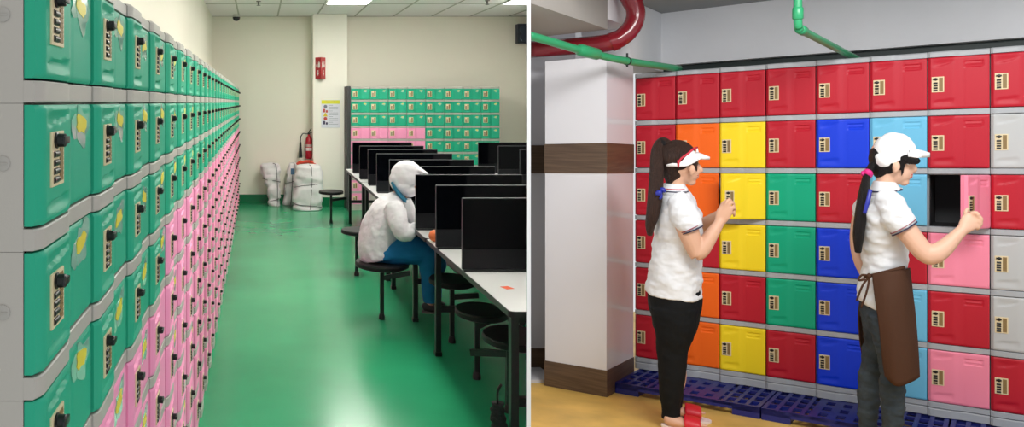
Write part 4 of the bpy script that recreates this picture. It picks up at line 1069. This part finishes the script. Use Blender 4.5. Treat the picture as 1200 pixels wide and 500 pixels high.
# far arm hangs behind the back
q.loft(bm, [(1020, 238, .14, 13, .055), (1010, 255, .18, 12, .05), (1004, 275, .17, 9, .042), (1004, 292, .16, 8, .038), (1008, 308, .12, 7.5, .034), (1014, 322, .08, 6, .026), (1020, 330, .06, 5.5, .02)], 16)
q.loft(bm, [(1020, 328, .06, 6, .018), (1027, 334, .05, 7, .016), (1033, 338, .05, 5, .013)], 12, 3)
for i in range(4): finger(q, bm, [(1032, 333+i*3, .05), (1038, 334.5+i*3, .055), (1041, 337+i*3, .06)], 2.0, 1.6)
finger(q, bm, [(1024, 331, .04), (1029, 327, .03), (1033, 327, .03)], 2.3, 1.8)
# near hand gripping the edge of the pink door
q.loft(bm, [(1128, 269, -.118, 6.5, .020), (1134, 262, -.112, 9.5, .017), (1139, 257, -.106, 9.5, .015), (1142, 254, -.102, 7.5, .012)], 14, 3)
finger(q, bm, [(1139, 250, -.108), (1144, 249.5, -.116), (1147.5, 253, -.114), (1146.5, 256.5, -.106)], 2.7, 2.1)
finger(q, bm, [(1142, 253.5, -.104), (1147, 253.5, -.112), (1150.5, 257, -.110), (1149, 260.5, -.102)], 2.7, 2.0)
finger(q, bm, [(1142, 258, -.102), (1147, 258.5, -.110), (1150, 262, -.108), (1148, 265, -.10)], 2.6, 1.9)
finger(q, bm, [(1140, 262, -.10), (1144.5, 263.5, -.108), (1147, 266.5, -.106), (1145, 268.5, -.10)], 2.3, 1.7)
finger(q, bm, [(1133, 259, -.10), (1131, 252, -.09), (1132, 247.5, -.082), (1134, 244.5, -.078)], 3.0, 2.2)
for b_, dx in ((-.085, 0), (.085, -25)):
    q.loft(bm, [(1036, 360, b_, 15, .055), (1040+dx*.35, 395, b_, 13, .055), (1044+dx*.9, 440, b_, 10, .042), (1045+dx, 470, b_, 9, .04), (1045+dx, 505, b_, 8, .035), (1045+dx, 524, b_, 8, .036)], 18)
    q.loft(bm, [(1040+dx, 524, b_, 7, .032), (1046+dx, 527, b_, 8, .036), (1062+dx, 529, b_, 6, .042), (1078+dx, 531, b_, 4, .042)], 16)
bodyB = q.add('body', bm, SKIN2, .0048, 3)
bm = bmesh.new(); q.ball(bm, hx-2+.76*hr, hy+.52*hr, -.006, .08*hr, .04*hr, .014); q.ball(bm, hx-2+.74*hr, hy+.615*hr, -.006, .08*hr, .05*hr, .012); q.raw('lips', bm, LIPM, bodyB)
eye(q, hx-2+.66*hr, hy+.06*hr, hr, -.046, bodyB)
# hair
bm = bmesh.new()
q.ball(bm, 1041, 186, 0, 24, 22, .083); q.ball(bm, 1034, 198, .01, 13, 13, .068)
q.loft(bm, [(1052, 182, -.068, 7, .016), (1062, 185, -.062, 6.5, .018), (1070, 187, -.035, 5.5, .03), (1071.5, 188, 0, 5, .03)], 12, 4)
q.loft(bm, [(1058, 186, -.066, 3.5, .010), (1058, 196, -.064, 2.2, .008), (1056.5, 206, -.060, 1.2, .005)], 8, 3)
hair = q.add('hair', bm, HAIRK, .005, 3)
bm = bmesh.new()
q.loft(bm, [(1026, 190, -.02, 5, .026), (1021, 196, -.04, 5, .026), (1016, 206, -.06, 4.8, .024), (1012.5, 225, -.09, 6.5, .030), (1009, 250, -.11, 7.5, .032), (1006, 275, -.12, 7, .03), (1005.5, 296, -.12, 4, .016)], 18, 6)
q.add('ponytail', bm, HAIRK, .004, 2, hair)
bm = bmesh.new(); q.loft(bm, [(1018, 200.5, -.05, 5, .024), (1017, 203, -.055, 6.6, .034), (1015.5, 206, -.06, 5.2, .026)], 18, 4); q.ball(bm, 1011, 203, -.07, 2.6, 3.0, .016); q.raw('scrunchy', bm, mat('magenta_scrunchy', (214,40,128), .6), hair)
# lanyard strip under the ponytail
bm = bmesh.new(); q.loft(bm, [(1020, 222, -.135, 2.4, .004), (1017, 236, -.155, 2.6, .004), (1013, 250, -.162, 2.2, .004)], 10, 4); q.raw('blue_strap', bm, RIB)
# cap
bm = bmesh.new()
q.ball(bm, 1048, 178, 0, 26, 23, .093); q.ball(bm, 1037, 187, 0, 17, 15, .088, -.45)
cap_src = bm
# cut away everything under the cap's lower edge, a plane tipped down at the back
capm = remeshed(bm, 'cap', .005, CAPM, 4); bm = bmesh.new(); bm.from_mesh(capm)
a_, b_ = q.p(1025, 200), q.p(1070, 180); d_ = (b_-a_).normalized(); nn = d_.cross(q.e2); nn = nn if nn.z < 0 else -nn
clip_plane(bm, a_, nn); cap = link('cap', finish(bm, 'cap', CAPM, True, 60), q.root); wrinkle(cap, .0035, 22, 2, 1)
bm = bmesh.new(); top = []
for j in range(7):
    u = j/6; row = []
    for c_, s_ in L:
        pxx = 1064+26*u*(.30+.70*s_)+7*s_*(1-u); pyy = 177.5+(2.0*u*s_)+3.0*(1-s_)+1.5*u*u; row.append(q.p(pxx, pyy, c_*(.082-.018*u)))
    top.append(row)
T_ = [[bm.verts.new(v+Vector((0, 0, .014-.006*j/6))) for v in r_] for j, r_ in enumerate(top)]; B_ = [[bm.verts.new(v-Vector((0, 0, .012))) for v in r_] for r_ in top]
for a_, b_ in zip(T_, T_[1:]):
    for k in range(12): bm.faces.new((a_[k], a_[k+1], b_[k+1], b_[k]))
for a_, b_ in zip(B_, B_[1:]):
    for k in range(12): bm.faces.new((a_[k+1], a_[k], b_[k], b_[k+1]))
for k in range(12): bm.faces.new((T_[-1][k], T_[-1][k+1], B_[-1][k+1], B_[-1][k])); bm.faces.new((T_[0][k+1], T_[0][k], B_[0][k], B_[0][k+1]))
for j in range(6):
    bm.faces.new((T_[j+1][0], T_[j][0], B_[j][0], B_[j+1][0])); bm.faces.new((T_[j][12], T_[j+1][12], B_[j+1][12], B_[j][12]))
q.raw('brim', bm, CAPM, cap)
# polo
bm = bmesh.new()
q.loft(bm, [(1034, 221, 0, 12, .055), (1034, 229, 0, 19, .10), (1035, 239, 0, 26, .16), (1034, 256, 0, 29.5, .17), (1035, 276, 0, 29, .152), (1036, 296, 0, 28.5, .138), (1037, 312, 0, 27, .135), (1036, 330, 0, 28, .145), (1030, 345, 0, 27, .145), (1027, 356, 0, 25, .145)], 28)
q.loft(bm, [(1038, 234, -.10, 13, .06), (1047, 247, -.165, 18, .062), (1055, 259, -.18, 17.5, .060), (1060.5, 268, -.182, 16, .056)], 20)
q.loft(bm, [(1026, 234, .10, 13, .06), (1014, 245, .17, 14, .062), (1008, 257, .18, 12, .056)], 20)
shirt = q.add('polo_shirt', bm, POLO, .006, 5); wrinkle(shirt, .009, 9, 7); wrinkle(shirt, .004, 22, 8, 1.5)
cuff(q, shirt, (1058.0, 264.6, -.181), (1058.5, 265.4, -.181), 16.9, .0592, TCUF)
cuff(q, shirt, (1059.6, 267.3, -.182), (1060.2, 268.3, -.182), 16.7, .0585, TNAV)
bm = bmesh.new(); q.loft(bm, [(1037, 212, 0, 14, .06), (1037, 217, 0, 16, .073), (1037.5, 224, 0, 21, .094), (1039, 228, 0, 21, .092)], 24, 3); col_ = q.add('collar', bm, POLO, .005, 2, shirt)
bm = bmesh.new(); q.loft(bm, [(1037.4, 221.8, 0, 20, .0905), (1037.5, 223, 0, 21, .094)], 28, 2); q.raw('collar_stripe', bm, TNAV, col_, False)
# jeans
bm = bmesh.new()
q.loft(bm, [(1036, 326, 0, 26, .135), (1035, 345, 0, 28.5, .150), (1035, 365, 0, 28, .155), (1036, 385, 0, 25, .148)], 26)
q.loft(bm, [(1037, 365, -.085, 24, .092), (1042, 395, -.085, 20.5, .088), (1045, 425, -.085, 15.5, .068), (1045, 445, -.085, 14.5, .064), (1046, 470, -.085, 14.5, .058), (1046, 500, -.085, 12, .05), (1046, 524, -.085, 11, .047)], 22)
q.loft(bm, [(1033, 365, .085, 24, .092), (1031, 395, .085, 20, .088), (1024, 425, .085, 16, .068), (1020, 445, .085, 15, .064), (1018, 470, .085, 14, .058), (1017, 500, .085, 12, .05), (1017, 520, .085, 11, .047)], 22)
jn = q.add('jeans', bm, JEAN, .006, 4); wrinkle(jn, .006, 14, 3, 2.4)
# apron: front panel wrapped round the right side, a narrow flap behind, ties
def sheet(q, rows, th=.006, nseg=16):
    """rows: (z row) lists of (px, py, b) control points, given thickness"""
    bm = bmesh.new(); G_ = []
    for r_ in smooth_path([tuple(v for c_ in row for v in c_) for row in rows], 5):
        ctrl = [tuple(r_[i*3:i*3+3]) for i in range(len(r_)//3)]; G_.append([q.p(*c_) for c_ in smooth_path(ctrl, nseg//4)])
    nr, nc = len(G_), len(G_[0]); N_ = []
    for i in range(nr):
        row = []
        for j in range(nc):
            du = G_[i][min(j+1, nc-1)]-G_[i][max(j-1, 0)]; dv = G_[min(i+1, nr-1)][j]-G_[max(i-1, 0)][j]; row.append(du.cross(dv).normalized())
        N_.append(row)
    A_ = [[bm.verts.new(G_[i][j]+N_[i][j]*th/2) for j in range(nc)] for i in range(nr)]; B2 = [[bm.verts.new(G_[i][j]-N_[i][j]*th/2) for j in range(nc)] for i in range(nr)]
    for i in range(nr-1):
        for j in range(nc-1):
            bm.faces.new((A_[i][j], A_[i][j+1], A_[i+1][j+1], A_[i+1][j])); bm.faces.new((B2[i][j+1], B2[i][j], B2[i+1][j], B2[i+1][j+1]))
    for j in range(nc-1):
        bm.faces.new((A_[0][j+1], A_[0][j], B2[0][j], B2[0][j+1])); bm.faces.new((A_[-1][j], A_[-1][j+1], B2[-1][j+1], B2[-1][j]))
    for i in range(nr-1):
        bm.faces.new((A_[i][0], A_[i+1][0], B2[i+1][0], B2[i][0])); bm.faces.new((A_[i+1][-1], A_[i][-1], B2[i][-1], B2[i+1][-1]))
    return bm
bm = sheet(q, [[(1022, 321, -.155), (1040, 319, -.170), (1058, 316, -.135), (1064.5, 314, -.05), (1064, 314, .06), (1055, 316, .135)],
               [(1025, 345, -.180), (1042, 345, -.200), (1060, 343, -.160), (1068, 341, -.06), (1067, 341, .06), (1058, 343, .155)],
               [(1029, 375, -.195), (1046, 378, -.208), (1063, 376, -.165), (1071.5, 374, -.07), (1070, 374, .06), (1060, 374, .155)],
               [(1033, 410, -.185), (1049, 413, -.205), (1067, 410, -.165), (1075.5, 407, -.08), (1073, 407, .06), (1062, 407, .150)],
               [(1037.5, 440, -.170), (1051, 452, -.195), (1068, 447, -.160), (1076.5, 441, -.08), (1074, 440, .06), (1063, 440, .150)]], .007, 24)
ap = q.raw('apron', bm, APR); wrinkle(ap, .003, 9, 1, .6)
bm = sheet(q, [[(1014, 336, .10), (1010, 338, .16), (1018, 338, .20)], [(1007, 365, .12), (1007, 367, .18), (1018, 367, .21)], [(1007.5, 395, .12), (1009, 396, .18), (1022, 396, .20)], [(1011, 417, .12), (1012, 419, .17), (1024, 419, .19)]], .006, 12)
q.raw('apron_flap', bm, APR, ap)
bm = bmesh.new(); q.loft(bm, [(1060, 313, -.14, 2, .004), (1040, 318, -.162, 2, .004), (1024, 322, -.152, 2, .004), (1015, 324, -.10, 2, .005), (1011, 327, .0, 2, .006)], 8, 4); q.raw('apron_tie', bm, APR, ap)
for pts in ([(1019, 323, -.15), (1011, 334, -.165), (1006, 346, -.165), (1004, 352, -.16)], [(1019, 323, -.15), (1017, 336, -.17), (1013, 350, -.17), (1009, 360, -.165)], [(1019, 323, -.15), (1010, 322, -.16), (1006, 328, -.16), (1014, 327, -.155)]):
    bm = bmesh.new(); q.loft(bm, [(x, y, b, 1.3, .005) for x, y, b in pts], 8, 4); q.raw('apron_tie', bm, APR, ap)
bm = bmesh.new(); q.ball(bm, 1018.5, 323, -.156, 3, 3, .012); q.raw('tie_knot', bm, APR, ap)
for dx in (0, -25):
    bm = bmesh.new(); b_ = -.085 if dx == 0 else .085
    q.loft(bm, [(1037+dx, 531, b_, 6, .040), (1045+dx, 530, b_, 8, .046), (1062+dx, 532, b_, 7, .050), (1078+dx, 534, b_, 4.5, .048)], 18, 4); sh = q.raw('shoe', bm, BLACKP)
tag(q.root, 'woman in white cap, white polo and brown apron holding the pink locker door', 'person')

# ------------------------------------------------------------------ seated person in white
YC = 6.34
q = Person('person', 458, YC, 0.0)
COAT = mat('white_coverall', (230,227,232), .6, .3, bump=.8, bscale=9); TRB = mat('blue_trousers', (20,110,160), .75, .25, bump=.15, bscale=40); COLB = mat('teal_collar', (24,110,140), .7)
bm = bmesh.new()
face(q, bm, 477.5, 209.5, 20.5)
q.loft(bm, [(474, 220, 0, 8, .05), (468, 230, 0, 9, .05), (462, 240, 0, 12, .08)])
q.loft(bm, [(460, 238, 0, 14, .12), (452, 252, 0, 19, .15), (446, 275, 0, 18, .14), (443, 292, 0, 18, .15), (444, 300, 0, 16, .16)], 22)
for b_ in (-.26, .12):
    q.loft(bm, [(462, 245, b_*.75, 8, .05), (465, 260, b_*.9, 7, .046), (470, 273, b_, 6, .04), (477, 274, b_, 5.5, .036), (485, 267, b_*.98, 4.6, .03), (490, 263, b_*.95, 3.6, .022)], 14)
    # hands on the table edge
    q.loft(bm, [(489, 263.5, b_*.95, 3.5, .018), (493, 261.5, b_*.93, 3.6, .016), (496, 260.5, b_*.91, 2.8, .014)], 12, 3)
    for i in range(4): finger(q, bm, [(495, 260+i*.3, b_*.91+.016*i-.024), (499, 258.5+i*.3, b_*.9+.016*i-.024), (501, 260.5+i*.3, b_*.9+.016*i-.024)], 1.3, 1.0)
    finger(q, bm, [(490, 261, b_*.85), (493, 258.5, b_*.8), (496, 258.5, b_*.77)], 1.5, 1.1)
for b_, k in ((-.10, 0), (.12, 1)):
    q.loft(bm, [(442, 297, b_*.7, 10, .08), (462, 298, b_, 10, .075), (486, 294, b_, 9, .062), (500+8*k, 296, b_, 8, .055)], 16)
    q.loft(bm, [(500+8*k, 293, b_, 8, .055), (503+8*k, 310, b_, 7.5, .052), (503+6*k, 335, b_, 5.5, .042), (503+5*k, 352-6*k, b_, 4.5, .034), (504+5*k, 358-7*k, b_, 5, .034)], 16)
body = q.add('body', bm, SKIN, .006, 3)
eye(q, 477.5+.68*20.5, 209.5, 20.5, -.046, body)
# hood with brim and cape over the neck
bm = bmesh.new()
q.ball(bm, 476, 205.5, 0, 18.5, 18, .098); q.ball(bm, 474, 218, 0, 13, 12, .088); q.ball(bm, 480, 223, 0, 10, 8, .080); q.ball(bm, 464, 211, 0, 8, 12, .08)
q.loft(bm, [(488, 198, 0, 4, .075), (493, 200, 0, 3, .070), (498, 202, 0, 2.0, .058), (501.5, 203.3, 0, 1.5, .036)], 16, 4)
hood = q.add('hood', bm, COAT, .006, 3); wrinkle(hood, .006, 14, 4, 1)
bm = bmesh.new(); q.loft(bm, [(459, 212, 0, 2.0, .09), (464, 221, 0, 3.0, .105), (470, 229, 0, 3.4, .105), (477, 237, 0, 2.6, .09)], 18, 4); q.add('collar', bm, COLB, .006, 2)
# jacket
bm = bmesh.new()
q.loft(bm, [(469, 231, 0, 9, .08), (461, 238, 0, 14, .14), (455, 247, 0, 20, .19), (450, 260, 0, 23.5, .20), (446, 274, 0, 25, .195), (444.5, 287, 0, 25.5, .195), (444, 296, 0, 24, .195), (445, 301, 0, 21, .19)], 26)
for b_ in (-.26, .14):
    q.loft(bm, [(461, 241, b_*.6, 11, .07), (464, 250, b_*.78, 12.5, .075), (467, 261, b_*.95, 11.5, .07), (471.5, 271, b_, 10.5, .064), (478, 273, b_, 8.8, .054), (484, 267, b_*.98, 6.5, .042), (489, 263, b_*.95, 4.4, .034)], 20)
q.loft(bm, [(476, 234, 0, 6, .08), (480, 248, 0, 8, .13), (482, 262, 0, 8, .14), (478, 276, 0, 9, .15)], 18)
jk = q.add('jacket', bm, COAT, .007, 4); wrinkle(jk, .008, 10, 2, 1.0); wrinkle(jk, .004, 26, 5, 1.0)
# trousers
bm = bmesh.new()
q.loft(bm, [(430, 296, 0, 7, .14), (440, 297, 0, 9.5, .18), (455, 297, 0, 11, .19), (466, 298, 0, 10, .17)], 22)
for b_, k in ((-.10, 0), (.12, 1)):
    q.loft(bm, [(445, 295, b_*.8, 12, .10), (465, 295, b_, 15.5, .098), (485, 293, b_, 16.5, .088), (499+10*k, 295, b_, 14, .076), (505+8*k, 304, b_, 11, .068)], 20)
    q.loft(bm, [(500+8*k, 294, b_, 12.5, .075), (503+8*k, 310, b_, 12, .070), (503+6*k, 330, b_, 9.5, .060), (504+5*k, 346-6*k, b_, 8.5, .052), (504.5+5*k, 354-6*k, b_, 8.2, .050)], 20)
tr = q.add('trousers', bm, TRB, .007, 4); wrinkle(tr, .008, 8, 6)
for b_, k in ((-.10, 0), (.12, 1)):
    bm = bmesh.new(); q.loft(bm, [(496+6*k, 361-6*k, b_, 3.6, .034), (500+6*k, 359-6*k, b_, 5.5, .040), (508+6*k, 361.5-6*k, b_, 4, .044), (515+6*k, 363.5-6*k, b_, 2.6, .042)], 18, 4); sh = q.raw('shoe', bm, mat('dark_shoe', (34,30,32), .5))
    bm = bmesh.new(); q.loft(bm, [(494.5+6*k, 364.8-6*k, b_, 1.6, .036), (505+6*k, 365.3-6*k, b_, 1.6, .045), (517+6*k, 365.6-6*k, b_, 1.5, .040)], 18, 3); q.raw('sole', bm, mat('shoe_sole', (96,92,92), .6), sh)
tag(q.root, 'person in white hooded coverall and blue trousers sitting hunched at the table', 'person')
# ------------------------------------------------------------------ camera, light, world
cam = bpy.data.cameras.new('camera'); co = bpy.data.objects.new('camera', cam); COL.objects.link(co)
co.location = (0, 0, EYE); co.rotation_euler = (math.pi/2, 0, 0)
cam.sensor_width = 36; cam.sensor_fit = 'HORIZONTAL'; cam.lens = F/1200*36
cam.shift_x = (600-CX)/1200; cam.shift_y = (CY-250)/1200; cam.clip_start = .05; cam.clip_end = 100
SC.camera = co
w = bpy.data.worlds.new('world'); SC.world = w; w.use_nodes = True
w.node_tree.nodes['Background'].inputs['Color'].default_value = (.95, .97, 1, 1); w.node_tree.nodes['Background'].inputs['Strength'].default_value = .8
def area(name, loc, target, size, size_y, power, color=(1, 1, 1)):
    l = bpy.data.lights.new(name, 'AREA'); l.shape = 'RECTANGLE'; l.size = size; l.size_y = size_y; l.energy = power; l.color = color
    o = bpy.data.objects.new(name, l); COL.objects.link(o); o.location = loc
    o.rotation_euler = (Vector(target)-Vector(loc)).to_track_quat('-Z', 'Y').to_euler(); return o
area('added_overhead_light', (2.2, 2.2, 2.75), (3.0, 4.6, 1.75), 1.4, .5, 58, (1, .99, .98))  # unseen light without a fixture, added to brighten the coloured lockers
SC.view_settings.view_transform = 'Standard'; SC.view_settings.look = 'None'; SC.view_settings.gamma = 1; SC.view_settings.exposure = 0
SC.view_settings.use_curve_mapping = False
bpy.context.view_layer.update()
